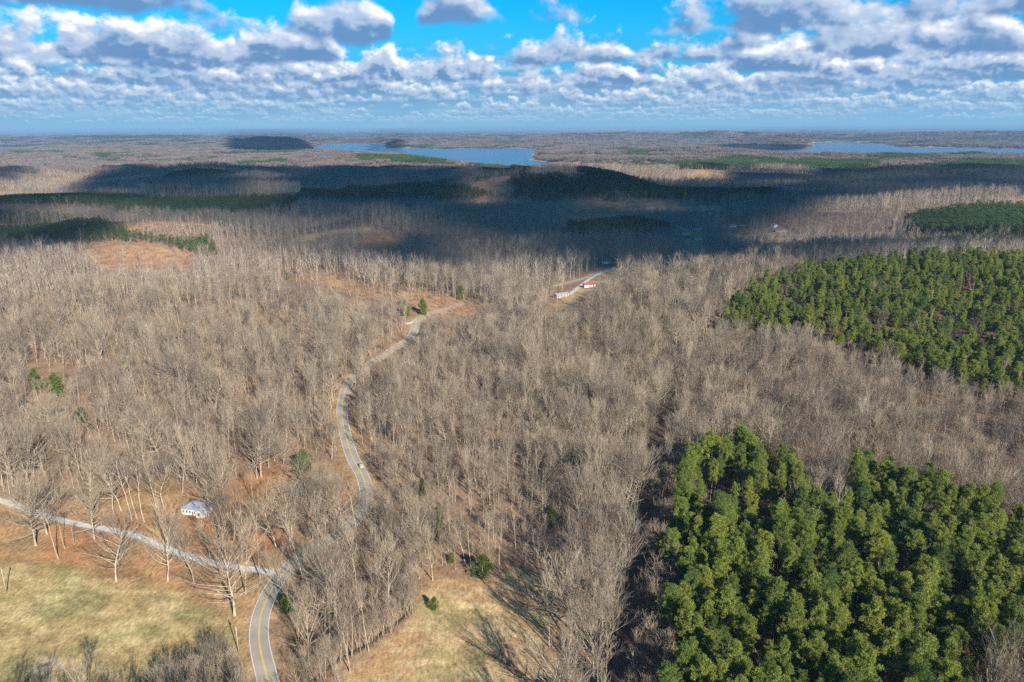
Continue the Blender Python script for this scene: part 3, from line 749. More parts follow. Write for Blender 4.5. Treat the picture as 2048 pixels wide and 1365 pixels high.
def dens_bare(x, y):
    p = np.ones(np.shape(x))
    p *= 1-.35*m_poly(x, y, LEFTW, feather=10)
    p *= 1-.22*m_poly(x, y, FRONT, feather=4)
    p = p*(1-m_poly(x, y, YARD, feather=2))*(1-m_poly(x, y, F_LEFT, feather=2))*(1-m_poly(x, y, F_MID, feather=1.5))*(1-m_poly(x, y, POND, feather=2))
    for P in RUST: p *= 1-.88*m_poly(x, y, P, feather=6)
    p *= 1-.9*bare_slope(x, y)
    p *= 1-m_poly(x, y, VERGE, feather=2, wa=3)
    for P in TAN: p *= 1-.97*m_poly(x, y, P, feather=5)
    hid = m_poly(x, y, HIDROAD, feather=3, wa=0); p *= sstep(line_d(x, y, ROAD)+3*hid, 4.2, 7.5); p *= sstep(line_d(x, y, LANE), 2.5, 5); p *= sstep(line_d(x, y, TRACK), 2.8, 4.8); p *= sstep(line_d(x, y, CREEK), 1.0, 2.5)
    c = .75+.25*sstep(fbm(x/40, y/40, 141, 3), .35, .6)
    return p*c
KEEP = [[(60, 722), (138, 722), (138, 790), (60, 785)], [(583, 884), (637, 884), (637, 940), (583, 940)], [(862, 1008), (892, 1008), (892, 1050), (862, 1050)], [(1090, 1008), (1116, 1008), (1116, 1050), (1090, 1050)], [(942, 1105), (988, 1105), (988, 1152), (942, 1152)], [(148, 800), (184, 800), (184, 840), (148, 840)],
        [(-20, 445), (250, 458), (400, 468), (425, 500), (330, 488), (150, 482), (-20, 480)], [(-20, 388), (600, 385), (600, 408), (480, 428), (350, 425), (-20, 412)], [(600, 372), (880, 366), (985, 385), (900, 395), (600, 396)], [(1800, 420), (2060, 412), (2060, 468), (1850, 462)],
        [(688, 800), (690, 765), (700, 742), (770, 688), (812, 652), (826, 632), (888, 610), (892, 626), (845, 650), (838, 668), (790, 708), (738, 742), (716, 780), (712, 830)],
        [(1088, 604), (1120, 570), (1160, 545), (1200, 515), (1225, 515), (1240, 545), (1200, 570), (1150, 602)], [(600, 548), (680, 556), (760, 580), (850, 588), (850, 600), (740, 592), (650, 575)],
        [(355, 998), (412, 1002), (410, 1040), (355, 1038)], [(180, 495), (330, 492), (400, 515), (380, 535), (200, 532)], [(540, 560), (620, 556), (625, 575), (560, 578)],
        [(1360, 460), (1410, 455), (1410, 498), (1364, 500)], [(1450, 450), (1500, 448), (1500, 462), (1455, 462)], [(1530, 444), (1590, 450), (1592, 470), (1540, 468)], [(1585, 470), (1610, 470), (1610, 486), (1588, 486)],
        [(1240, 386), (1350, 383), (1370, 398), (1260, 402)], [(1290, 410), (1440, 409), (1450, 418), (1300, 420)], [(590, 474), (740, 448), (745, 454), (600, 484)], [(700, 485), (760, 468), (805, 480), (815, 500), (720, 500)],
        [(930, 455), (1010, 452), (1040, 482), (1000, 500), (950, 488)], [(950, 402), (1060, 392), (1150, 398), (1210, 414), (1150, 422), (1120, 410), (960, 412)], [(820, 598), (930, 603), (1010, 598), (990, 615), (850, 632)],
        [(0, 998), (60, 1015), (60, 1028), (0, 1010)], [(105, 1030), (150, 1042), (185, 1048), (185, 1058), (110, 1046)], [(235, 1058), (290, 1070), (290, 1084), (240, 1074)], [(340, 1092), (430, 1120), (430, 1132), (340, 1108)],
        [(700, 905), (760, 925), (745, 960), (700, 950)], [(1315, 515), (1360, 515), (1360, 526), (1320, 526)], [(25, 312), (60, 312), (60, 320), (30, 320)], [(100, 314), (150, 313), (150, 323), (105, 323)]]
def hides(x, y, z, h):
    """True for a tree that would stand in front of one of the openings (clearings, houses, open road) one can see"""
    r = np.zeros(np.shape(x), bool)
    for f in (.95, .7, .45):
        p_ = project(x, y, z+h*f)
        for P in KEEP: r |= in_poly(p_[0], p_[1], P)
    return r
occupied = []          # footprints of things placed one by one: x, y, r
def free(x, y):
    k = np.ones(np.shape(x), bool)
    for (ox, oy, r) in occupied: k &= np.hypot(x-ox, y-oy) > r
    return k

# ------------------------------------------------------------------ trees placed one by one
def place_tree(name, var, x, y, H, rz, label, cat, group, sxy=1.0, base=25.):
    root = bpy.data.objects.new(name, None); COL.objects.link(root); root.empty_display_size = .5
    root.location = (x, y, tz(x, y)); s = H/base; root.scale = (s*sxy, s*sxy, s); root.rotation_euler = (0, 0, rz)
    tag(root, label, cat, group)
    a = bpy.data.objects.new('trunk', var[0]); COL.objects.link(a); a.parent = root
    b = bpy.data.objects.new('crown', var[1]); COL.objects.link(b); b.parent = root
    return root
HERO = [  # base pixel, height, style, width factor, label
 (233, 1163, 23, 'oak', 1.0, 'broad pale oak at the upper edge of the olive field, left of two fan-shaped trees'),
 (336, 1163, 26, 'wide', 1.1, 'tall fan-shaped bare tree whose crown stands across the gravel lane below the house'),
 (388, 1165, 21, 'wide', .95, 'narrower fan-shaped bare tree just right of the tall one on the field edge'),
 (469, 1231, 26, 'oak', 1.1, 'big spreading bare oak beside the road bend at the field corner'),
 (72, 1091, 25, 'oak', 1.0, 'wide drooping bare tree below the far left end of the gravel lane'),
 (94, 1069, 25, 'oak', .9, 'bare tree with a dark trunk standing right against the gravel lane at far left'),
 (117, 1118, 22, 'slim', 1.3, 'slender bare tree with two pale trunks at the red edge of the left field'),
 (130, 1097, 15, 'slim', 1.2, 'small dark-stemmed bare tree beside the twin pale trunks, left field'),
 (149, 1090, 9, 'slim', 1.2, 'thin forked sapling alone on the red ground below the lane'),
 (189, 1078, 21, 'oak', .95, 'rounded bare tree whose trunk stands just below the gravel lane, left'),
 (243, 1022, 25, 'wide', 1.1, 'wide bare tree of the clump on red ground left of the white house'),
 (264, 1042, 26, 'slim', 1.4, 'straight pale-trunked tree nearest the lane in the clump left of the house'),
 (274, 1037, 25, 'slim', 1.3, 'slim pale trunk second from the lane in the clump left of the house'),
 (289, 1044, 24, 'slim', 1.3, 'slim pale trunk at the right end of the clump left of the house'),
 (226, 1020, 24, 'oak', .9, 'forked bare tree at the left end of the clump left of the house'),
 (328, 1018, 22, 'wide', 1.1, 'bare tree standing directly left of the white house'),
 (313, 1016, 20, 'tall', 1.2, 'greyish bare tree between the lane clump and the white house'),
 (418, 1034, 24, 'oak', 1.05, 'big bare oak spreading over the right corner of the white house'),
 (553, 1095, 22, 'wide', 1.15, 'vase-shaped bare tree on the tan slope above the road junction'),
 (507, 1005, 15, 'tall', 1.3, 'small reddish bare tree in the tan clearing above the house'),
 (606, 996, 17, 'low', 1.3, 'low wide pale-limbed tree alone in the grassy clearing by the road'),
 (523, 954, 27, 'oak', 1.15, 'huge spreading bare tree at the top edge of the clearing'),
 (515, 957, 22, 'wide', 1.0, 'bare tree sharing the foot of the huge spreading one above the clearing'),
 (26, 973, 24, 'oak', 1.0, 'large bare oak at the left edge of the photo above the lane'),
 (492, 1188, 25, 'tall', 1.2, 'tall bare tree between the lane mouth and the road-bend oak'),
 (521, 1158, 23, 'tall', 1.1, 'bare tree right at the mouth of the gravel lane'),
 (483, 1116, 23, 'wide', 1.1, 'bare tree just above the lane, right of the house oak'),
 (455, 1124, 24, 'wide', 1.0, 'bushy bare tree on the upper side of the lane, middle of its right half'),
 (440, 1080, 22, 'wide', 1.0, 'bare tree between the house and the gravel lane'),
 (420, 1115, 15, 'tall', 1.2, 'short bare tree beside the lane below the house'),
 (610, 1165, 24, 'tall', 1.2, 'tall bare tree just right of the junction of lane and road'),
 (650, 1255, 25, 'oak', .8, 'pale many-limbed tree in the wood right of the road bend'),
 (619, 1330, 24, 'wide', 1.0, 'pale bare tree close to the right side of the road, bottom of the photo'),
 (738, 1303, 22, 'slim', 1.3, 'thin leaning tree on the bank of the dark stream'),
 (700, 1345, 20, 'slim', 1.2, 'thin bare tree at the lower end of the stream bank'),
 (776, 1244, 24, 'tall', 1.1, 'bare tree standing at the bend of the dark stream'),
 (833, 1135, 24, 'oak', .75, 'bushy bare tree over the upper stream'),
 (165, 960, 23, 'wide', 1.0, 'bare tree at the wood edge far above the left lane'),
 (365, 985, 24, 'wide', 1.0, 'bare tree behind the white house roof'),
 (395, 975, 23, 'wide', 1.0, 'bare tree behind the right end of the house roof'),
 (450, 1005, 21, 'wide', 1.1, 'bare tree right of the house at the yard edge'),
]
rng = np.random.default_rng(5)
for i, (px_, py_, H, st, sxy, lab) in enumerate(HERO):
    x, y = at(px_, py_); v = BARE[st][i % len(BARE[st])]
    place_tree('bare_tree', v, x, y, H*1.12, rng.uniform(0, 6.28), lab, 'bare tree', 'bare trees around the house and lane', sxy)
    occupied.append((x, y, 4.5))
# lone evergreens
EV = [(608, 944, 11, 5.2, 'rounded dark green evergreen in the clearing left of the paved road'), (965, 1152, 8.5, 4.0, 'dense dark cedar at the top edge of the tan field'),
      (878, 1058, 10, 2.6, 'bright green young cedar in the wood above the stream'), (1103, 1056, 9.5, 2.2, 'small yellow-green cedar in the dark woods right of centre'),
      (868, 1220, 5, 1.7, 'small bushy cedar beside the stream at the field edge'), (845, 990, 8, 2.2, 'small faint green cedar among bare trees above the stream'),
      (575, 1222, 6, 3.0, 'dark green bush between the road bend and the wood'), (74, 778, 13, 3.6, 'dark green pine-like evergreen, left of a pair in the left woods'),
      (114, 795, 15, 5.2, 'larger right-hand evergreen of the pair in the left woods'), (166, 846, 9, 3.6, 'round green cedar below the evergreen pair, left woods'),
      (440, 1330, 7, 3.0, 'yellow-green bush in the brush at the bottom left of the road'), (298, 812, 6, 2, 'tiny dark cedar in the middle of the left woods'),
      (902, 1125, 4, 1.6, 'little dark bush at the top left corner of the tan field'), (450, 830, 8, 4.2, 'dull green undergrowth bush in the left woods near the road'),
      (546, 562, 10, 4, 'dark cedar beside the shaded hollow'), (575, 560, 8, 3, 'smaller dark cedar right of the shaded hollow'),
      (812, 632, 13, 4.4, 'dark evergreen beside the gravel turnout'), (846, 630, 14, 4.2, 'yellowish evergreen beside the upper road'), (922, 600, 13, 3, 'narrow evergreen above the upper road'),
      (806, 574, 12, 4.5, 'dark evergreen at the edge of the rust-coloured clearing')]
BUSH = []
for s in (201, 202, 203):
    T, V = evergreen_bush(s); VT, QT = T.mesh('', None, 4); Vc, Qc = soup(V)
    BUSH.append((mesh_np('trunk', VT, QT, [MAT['pinebark']]), mesh_np('crown', Vc, Qc, [MAT['cedar']])))
for i, (px_, py_, H, W, lab) in enumerate(EV):
    x, y = at(px_, py_); place_tree('evergreen_tree', BUSH[i % 3], x, y, H, i*1.3, lab, 'evergreen tree', 'scattered evergreens', W/2.6*6./H, 6.); occupied.append((x, y, W*.9))

# ------------------------------------------------------------------ buildings, poles, car
def bm_box(bm, x0, x1, y0, y1, z0, z1):
    v = [bm.verts.new(c) for c in ((x0, y0, z0), (x1, y0, z0), (x1, y1, z0), (x0, y1, z0), (x0, y0, z1), (x1, y0, z1), (x1, y1, z1), (x0, y1, z1))]
    for f in ((3, 2, 1, 0), (4, 5, 6, 7), (0, 1, 5, 4), (1, 2, 6, 5), (2, 3, 7, 6), (3, 0, 4, 7)): bm.faces.new([v[i] for i in f])
def bm_prism(bm, prof, y0, y1, axis='y'):
    """extrude a closed profile (a, z) along y (or x)"""
    f = (lambda a, b, z: (a, b, z)) if axis == 'y' else (lambda a, b, z: (b, a, z))
    A = [bm.verts.new(f(a, y0, z)) for a, z in prof]; B = [bm.verts.new(f(a, y1, z)) for a, z in prof]; n = len(prof)
    bm.faces.new(A); bm.faces.new(B[::-1])
    for i in range(n): bm.faces.new([A[i], A[(i+1) % n], B[(i+1) % n], B[i]][::-1])
def bm_obj(name, bm, mat, parent=None, smooth=False):
    bmesh.ops.recalc_face_normals(bm, faces=bm.faces); me = bpy.data.meshes.new(name); bm.to_mesh(me); bm.free(); me.materials.append(mat)
    if smooth: me.polygons.foreach_set('use_smooth', [True]*len(me.polygons))
    return link(name, me, parent)
def empty(name, x, y, rz, label, cat, group=None, z=None):
    o = bpy.data.objects.new(name, None); COL.objects.link(o); o.location = (x, y, tz(x, y) if z is None else z); o.rotation_euler = (0, 0, rz); tag(o, label, cat, group); return o
wallm = plain('white_siding', (.74, .73, .68), .7, var=.06); roofm = plain('grey_blue_shingles', (.25, .28, .34), .8, var=.25, scale=1.2); glassm = plain('dark_glass', (.03, .035, .045), .15)
redroof = plain('red_metal_roof', (.42, .085, .06), .45, var=.1); greenroof = plain('green_metal_roof', (.015, .17, .10), .45, var=.1); metalroof = plain('pale_metal_roof', (.30, .325, .34), .5, var=.2, scale=.6)
brick = plain('brick', (.28, .12, .08), .9); tanwall = plain('tan_siding', (.42, .36, .28), .8); wood = plain('weathered_pole_wood', (.42, .31, .20), .9, var=.2); darkmetal = plain('dark_metal', (.08, .08, .085), .5)
def gable(bm, x0, x1, y0, y1, z, h, ov=.45, t=.16, along='x'):
    a0, a1, b0, b1 = (x0, x1, y0, y1) if along == 'x' else (y0, y1, x0, x1)
    m = .5*(b0+b1); k = h/(m-b0); zo = z-k*ov
    prof = [(b0-ov, zo), (m, z+h), (b1+ov, zo), (b1+ov, zo+t), (m, z+h+t), (b0-ov, zo+t)]
    bm_prism(bm, prof, a0-ov, a1+ov, 'x' if along == 'x' else 'y')
def house_big():
    x, y = at(384, 1031); r = empty('house', x, y, R(-14), 'white single-storey house with a grey-blue roof, beneath bare oaks above the gravel lane', 'house')
    r.scale = (.92, .92, .92)
    bm = bmesh.new(); bm_box(bm, -5.5, 3.2, 0, 8.5, -.6, 2.9); bm_box(bm, 3.2, 6.8, -1.4, 7.0, -.6, 2.9); bm_box(bm, -7.2, -5.5, 2.0, 7.0, -.6, 2.3)
    bm_prism(bm, [(3.2, 2.9), (6.8, 2.9), (5.0, 4.25)], -1.4, 7.0); w = bm_obj('wall', bm, wallm, r)
    bm = bmesh.new()
    # main hipped roof
    z0, z1 = 2.92, 5.1; ov = .5
    v = [bm.verts.new(c) for c in ((-5.5-ov, -ov, z0), (4.6, -ov, z0), (4.6, 8.5+ov, z0), (-5.5-ov, 8.5+ov, z0), (-2.2, 4.25, z1), (3.4, 4.25, z1))]
    for f in ((0, 1, 5, 4), (1, 2, 5), (2, 3, 4, 5), (3, 0, 4), (3, 2, 1, 0)): bm.faces.new([v[i] for i in f])
    gable(bm, 3.2, 6.8, -1.4, 7.2, 2.94, 1.4, .4, .14, 'y')
    bm_prism(bm, [(-7.7, 2.0), (-5.4, 2.85), (-5.4, 3.0), (-7.7, 2.15)], 1.6, 7.4)
    rf = bm_obj('roof', bm, roofm, r); bm = bmesh.new(); bm_box(bm, -1.2, -.5, 5.2, 5.9, 4.2, 5.9); bm_obj('chimney', bm, brick, rf)
    for wx in (-4.4, -2.6, -.8, 1.9):
        bm = bmesh.new(); bm_box(bm, wx-.5, wx+.5, -.05, .03, 1.0, 2.3); wo = bm_obj('window', bm, glassm, r)
        bm = bmesh.new()
        for a in (-.58, .5): bm_box(bm, wx+a, wx+a+.08, -.09, .0, .92, 2.38)
        bm_box(bm, wx-.5, wx+.5, -.09, .0, .92, 1.0); bm_box(bm, wx-.5, wx+.5, -.09, .0, 2.3, 2.38); bm_box(bm, wx-.5, wx+.5, -.08, -.052, 1.62, 1.68); bm_obj('frame', bm, wallm, wo)
    bm = bmesh.new(); bm_box(bm, 4.3, 5.7, -1.46, -1.38, .9, 2.3); bm_obj('window', bm, glassm, r)
    bm = bmesh.new(); bm_box(bm, .1, .95, -.06, .03, -.1, 2.1); bm_obj('door', bm, brick, r)
    occupied.append((x, y+4, 11))
house_big()
def small_house(px_, py_, w, l, h, rf, wl, rz, label, cat='house', group=None, pitch=.32):
    x, y = at(px_, py_); nm = 'house' if cat == 'house' else cat.replace(' ', '_')
    r = empty(nm, x, y, rz, label, cat, group)
    bm = bmesh.new(); bm_box(bm, -l/2, l/2, -w/2, w/2, -1.5, h); bm_prism(bm, [(-w/2, h), (w/2, h), (0, h+pitch*w/2)], -l/2, l/2, 'x'); bm_obj('wall', bm, wl, r)
    bm = bmesh.new(); gable(bm, -l/2, l/2, -w/2, w/2, h+.03, pitch*w/2, .5, .15); bm_obj('roof', bm, rf, r)
    n = max(2, int(l/3.2))
    for i in range(n):
        wx = -l/2+(i+.5)*l/n; bm = bmesh.new()
        if i == n//2: bm_box(bm, wx-.5, wx+.5, -w/2-.05, -w/2+.03, 0, 2.1); bm_obj('door', bm, brick, r)
        else: bm_box(bm, wx-.5, wx+.5, -w/2-.05, -w/2+.03, 1.0, min(h-.3, 2.2)); bm_obj('window', bm, glassm, r)
    occupied.append((x, y, l*.7))
HOUSES = [(1178, 574, 6.5, 11, 2.8, redroof, wallm, R(12), 'small house with a bright red metal roof and pale walls in the hillside clearing'),
 (1212, 527, 6, 8, 2.8, greenroof, wallm, R(25), 'small house with a dark green roof above the hillside clearing'),
 (1340, 524, 5, 10, 2.6, metalroof, tanwall, R(20), 'pale-roofed building showing above the treetops right of the clearing'),
 (1371, 470, 4.5, 12, 2.8, metalroof, wallm, R(5), 'white long house at the left of the shaded hamlet'),
 (1396, 462, 6, 13, 2.9, metalroof, tanwall, R(-4), 'bluish pale-roofed house behind the left white one in the hamlet'),
 (1396, 480, 5, 10, 2.8, metalroof, wallm, R(8), 'white house just below the bluish-roofed one in the hamlet'),
 (1372, 492, 4.5, 9, 2.6, metalroof, tanwall, R(20), 'lowest pale house of the shaded hamlet'),
 (1464, 454, 5.5, 12, 2.8, metalroof, wallm, R(10), 'white house in the middle of the hamlet'),
 (1486, 455, 5.5, 14, 2.8, metalroof, brick, R(-4), 'pinkish brick house right of the middle white one in the hamlet'),
 (1548, 454, 7, 9, 3.6, metalroof, wallm, R(40), 'tall-gabled white house at the right of the hamlet'),
 (1562, 464, 5, 20, 2.4, metalroof, tanwall, R(2), 'long low pale shed in front of the tall-gabled house'),
 (1596, 480, 5, 9, 2.7, metalroof, tanwall, R(15), 'small pale house at the right end of the hamlet'),
 (122, 321, 16, 45, 5, metalroof, tanwall, R(0), 'long pale building far away at the left'), None]
for hs in HOUSES[:-1]: small_house(*hs)
small_house(1122, 594, 5.5, 14, 2.8, metalroof, tanwall, R(35), 'long pale metal-roofed shed left of the red-roofed house', 'shed')
def car():
    i = min(range(len(ROAD)), key=lambda j: abs(project(ROAD[j][0], ROAD[j][1], tz(*ROAD[j]))[1]-934)); a = np.array(ROAD[i]); b = np.array(ROAD[i+1]); t = unit(b-a)
    nrm = np.array([t[1], -t[0]]); c = a + nrm*1.5; an = math.atan2(t[1], t[0])
    r = empty('car', c[0], c[1], an, 'pale silver car driving on the paved road beyond the clearing', 'car', z=tz(c[0], c[1])+.08)
    paint = plain('silver_paint', (.55, .53, .48), .35, .3, var=.03)
    bm = bmesh.new(); prof = [(-2.35, .35), (2.3, .35), (2.35, .75), (2.2, .95), (1.1, 1.08), (-2.25, 1.1), (-2.4, .8)]
    def px_prism(bm, prof, y0, y1):
        A = [bm.verts.new((a_, y0, z_)) for a_, z_ in prof]; B = [bm.verts.new((a_, y1, z_)) for a_, z_ in prof]; n = len(prof); bm.faces.new(A); bm.faces.new(B[::-1])
        for k in range(n): bm.faces.new([A[k], B[k], B[(k+1) % n], A[(k+1) % n]])
    px_prism(bm, prof, -.92, .92); px_prism(bm, [(-2.1, 1.06), (.95, 1.06), (.35, 1.68), (-1.8, 1.7)], -.80, .80); bmesh.ops.bevel(bm, geom=bm.edges[:], offset=.06, segments=2, affect='EDGES'); body = bm_obj('body', bm, paint, r, True)
    for nm, pr, y0, y1 in (('windshield', [(.98, 1.12), (1.0, 1.14), (.46, 1.66), (.43, 1.64)], -.68, .68), ('rear_window', [(-2.14, 1.14), (-2.11, 1.12), (-1.84, 1.62), (-1.87, 1.64)], -.66, .66)):
        bm = bmesh.new(); px_prism(bm, pr, y0, y1); bm_obj(nm, bm, glassm, r)
    for y0, y1 in ((-.83, -.795), (.795, .83)):
        bm = bmesh.new(); px_prism(bm, [(-1.85, 1.14), (.72, 1.14), (.25, 1.6), (-1.65, 1.6)], y0, y1); bm_obj('side_window', bm, glassm, r)
    for wx in (-1.45, 1.45):
        for wy in (-.84, .84):
            bm = bmesh.new(); bmesh.ops.create_cone(bm, cap_ends=True, segments=20, radius1=.36, radius2=.36, depth=.24, matrix=Matrix.Translation((wx, wy, .34)) @ Matrix.Rotation(R(90), 4, 'X')); wh = bm_obj('wheel', bm, darkmetal, r)
            bm = bmesh.new(); bmesh.ops.create_cone(bm, cap_ends=True, segments=16, radius1=.2, radius2=.2, depth=.26, matrix=Matrix.Translation((wx, wy, .34)) @ Matrix.Rotation(R(90), 4, 'X')); bm_obj('rim', bm, paint, wh)
car()
def pole(px_, py_, h, label):
    x, y = at(px_, py_); r = empty('utility_pole', x, y, R(70), label, 'utility pole', 'wooden utility poles')
    bm = bmesh.new(); bmesh.ops.create_cone(bm, cap_ends=True, segments=10, radius1=.19, radius2=.12, depth=h+.5, matrix=Matrix.Translation((0, 0, h/2-.25))); bm_obj('shaft', bm, wood, r, True)
    bm = bmesh.new(); bmesh.ops.create_cone(bm, cap_ends=True, segments=8, radius1=.06, radius2=.08, depth=.22, matrix=Matrix.Translation((0, 0, h+.1))); bm_obj('insulator', bm, metalroof, r)
    bm = bmesh.new(); bmesh.ops.create_cone(bm, cap_ends=True, segments=12, radius1=.2, radius2=.2, depth=.7, matrix=Matrix.Translation((.34, 0, h-1.2))); bm_obj('transformer', bm, metalroof, r)
    occupied.append((x, y, 2))
pole(478, 1308, 10.2, 'leaning-looking wooden utility pole between the bottom left field and the paved road'); pole(13, 1186, 10.2, 'lone wooden utility pole in the field at the left edge of the photo')

# ------------------------------------------------------------------ the woods
def bare_style(x, y, rng):
    n = len(x); st = np.array(['tall']*n, dtype=object); u = rng.uniform(size=n)
    st[u < .32] = 'wide'; st[u > .78] = 'slim'; oak_ = (u > .32) & (u < .39)
    rowm = in_poly(x, y, ROWW); st[rowm & (u < .75)] = 'wide'
    mid = fbm(x/60, y/60, 151, 3) > .55; st[mid & (u > .4)] = 'slim'; st[oak_] = 'oak'
    return st
rng = np.random.default_rng(77)
bx, by = jgrid(120, 700, 6.0, 1, R(52)); pm = pine_mask(bx, by)
p = dens_bare(bx, by)*(1-.86*pm); k = (rng.uniform(size=len(bx)) < p) & free(bx, by); bx, by = bx[k], by[k]
bst = bare_style(bx, by, rng); bz = terr(bx, by)
bh = rng.uniform(14, 28, len(bx))*(1-.28*(fbm(bx/45, by/45, 161, 3) > .56)); strip = in_poly(bx, by, STRIP); bh[strip] *= .56; row = in_poly(bx, by, ROWW); bh[row] = rng.uniform(22, 28, row.sum())
hd = hides(bx, by, bz, bh) & (rng.uniform(size=len(bx)) < .93); bh[hd] *= .25; kk = ~hd | (rng.uniform(size=len(bx)) < .35)
bx, by, bz, bh, bst = bx[kk], by[kk], bz[kk], bh[kk], bst[kk]; bpm = pine_mask(bx, by) > .5; bh[bpm] *= .7
P0 = project(bx, by, bz); P1 = project(bx, by, bz+bh*.8)
vis = (P0[0] > -5) & (P0[0] < 2053) & (P1[1] < 1362)
order = np.argsort(np.hypot(bx, by) + 1e6*(~vis)); n_ind = 300-len(HERO)
ind = np.zeros(len(bx), bool); ind[order[:n_ind]] = True
REG = [(ROWW, 'tall sunlit bare tree of the dense row between the tan field and the dark track', 'row of bare trees beside the tan field'),
       (STRIP, 'shorter shaded bare tree between the dark track and the near pine wood', 'bare trees between track and pines'),
       (FRONT, 'bare grey tree in the open wood between the road bend and the stream', 'bare trees between road and stream'),
       (BRUSH, 'bare tree in the brush at the very bottom, left of the road', 'bare trees in the bottom left brush')]
vr = np.random.default_rng(9)
for i in np.where(ind)[0]:
    lab, grp = 'bare tree in the leafless woods around the fields and roads', 'bare trees of the woods'
    if bpm[i]: lab, grp = 'thin leafless tree standing among the near green pines', 'bare trees among the near pines'
    for P, l, g in REG:
        if not bpm[i] and in_poly(np.array([bx[i]]), np.array([by[i]]), P)[0]: lab, grp = l, g
    v = BARE[bst[i]]; place_tree('bare_tree', v[vr.integers(len(v))], bx[i], by[i], bh[i], vr.uniform(0, 6.28), lab, 'bare tree', grp, vr.uniform(.85, 1.2))
rest = ~ind
allm = [v[2] for st in ('tall', 'wide', 'slim', 'oak') for v in BARE[st]]; off = {'tall': (0, 4), 'wide': (4, 4), 'slim': (8, 3), 'oak': (11, 5)}
pk = np.array([off[s][0]+vr.integers(off[s][1]) for s in bst[rest]])
s = bh[rest]/25; sx = s*vr.uniform(.85, 1.2, len(s))
pts = [np.stack([bx[rest], by[rest], bz[rest]], 1)]; scl = [np.stack([sx, sx, s], 1)]; pks = [pk]
# understorey saplings
ux, uy = jgrid(140, 520, 5.0, 2, R(50)); d_ = dens_bare(ux, uy); k = (vr.uniform(size=len(ux)) < d_*.4) & free(ux, uy); ux, uy = ux[k], uy[k]; uz = terr(ux, uy)
s = vr.uniform(.22, .48, len(ux)); pts.append(np.stack([ux, uy, uz], 1)); scl.append(np.stack([s*1.2, s*1.2, s], 1)); pks.append(vr.integers(0, 11, len(ux)))
# shaded poles between the dark track and the pines
ux, uy = jgrid(140, 420, 3.4, 12); k = in_poly(ux, uy, STRIP) & (line_d(ux, uy, TRACK) > 2.6); ux, uy = ux[k], uy[k]
s = vr.uniform(.35, .68, len(ux)); pts.append(np.stack([ux, uy, terr(ux, uy)], 1)); scl.append(np.stack([s*1.2, s*1.2, s], 1)); pks.append(vr.integers(0, 11, len(ux)))
# saplings along the stream banks
cpx = np.array(CREEK); tcr = vr.integers(0, len(cpx)-1, 150); fr_ = vr.uniform(size=(150, 1)); cpt = cpx[tcr]*(1-fr_)+cpx[tcr+1]*fr_ + vr.normal(size=(150, 2))*1.9
ux, uy = cpt[:, 0], cpt[:, 1]; s = vr.uniform(.15, .55, 150); pts.append(np.stack([ux, uy, terr(ux, uy)], 1)); scl.append(np.stack([s, s, s], 1)); pks.append(vr.integers(0, 11, 150))
# thick scrub at the bottom left
ux, uy = jgrid(130, 260, 2.4, 3); k = in_poly(ux, uy, BRUSH); ux, uy = ux[k], uy[k]; uz = terr(ux, uy)
s = vr.uniform(.25, .6, len(ux)); pts.append(np.stack([ux, uy, uz], 1)); scl.append(np.stack([s, s, s], 1)); pks.append(vr.integers(0, 11, len(ux)))
pts = np.concatenate(pts); n = len(pts)
scatter('bare_woods', pts, np.concatenate(pks), vr.uniform(0, 6.28, n), np.concatenate(scl), allm, 'leafless grey-brown winter woods covering the valley and slopes', 'woods')

# rusty low brush beside the upper road and on the clearings
ux, uy = jgrid(300, 1500, 4.5, 4, R(30)); m_ = m_any(ux, uy, RUST, feather=6) + .7*m_poly(ux, uy, ats([(840, 660), (900, 612), (1100, 600), (1120, 640), (1000, 680), (880, 720), (800, 740)]), feather=8)
k = vr.uniform(size=len(ux)) < m_*.55; ux, uy = ux[k], uy[k]; s = vr.uniform(.12, .38, len(ux))
scatter('rusty_brush', np.stack([ux, uy, terr(ux, uy)], 1), vr.integers(0, 2, len(ux)), vr.uniform(0, 6.28, len(ux)), np.stack([s*1.3, s*1.3, s], 1), [v[2] for v in BRUSHV], 'low rust-coloured brush on the cleared slopes and beside the upper road', 'brush')

# pines, near and on the hill
qx, qy = jgrid(140, 1000, 4.7, 6, R(48)); pm = m_any(qx, qy, PINES[:2], feather=2.5)
gap = sstep(fbm(qx/26, qy/20, 171, 3), .27, .38)*(1-m_any(qx, qy, GAPS, feather=3)); gap = np.where(np.hypot(qx, qy) < 380, 1-m_any(qx, qy, GAPS, feather=3), gap)
k = (vr.uniform(size=len(qx)) < pm*gap*.86) & (line_d(qx, qy, TRACK) > 5); qx, qy = qx[k], qy[k]; qz = terr(qx, qy)
qh = vr.uniform(15.5, 28, len(qx)); qh[np.hypot(qx, qy) > 420] *= .82
P0 = project(qx, qy, qz); P1 = project(qx, qy, qz+qh*.85); vis = (P0[0] > -5) & (P0[0] < 2053) & (P1[1] < 1362)
order = np.argsort(np.hypot(qx, qy) + 1e6*(~vis)); ind = np.zeros(len(qx), bool); ind[order[:295]] = True
zx, zy = at(1600, 1250)
for i in np.where(ind)[0]:
    u_ = P0[0][i]
    if P1[1][i] < 1080: lab, grp = 'green pine at the far edge of the near pine wood', 'pines at the far edge of the near wood'
    elif u_ < 1450: lab, grp = 'green pine at the left edge of the near pine wood, beside the dark track', 'pines along the left edge of the near wood'
    elif u_ > 1800: lab, grp = 'tall green pine with a long pale trunk in the right part of the near wood', 'pines in the right part of the near wood'
    else: lab, grp = 'yellow-green pine in the dense middle of the near pine wood', 'pines in the middle of the near wood'
    place_tree('pine_tree', PINEV[vr.integers(len(PINEV))], qx[i], qy[i], qh[i], vr.uniform(0, 6.28), lab, 'pine tree', grp, vr.uniform(.74, 1.05))
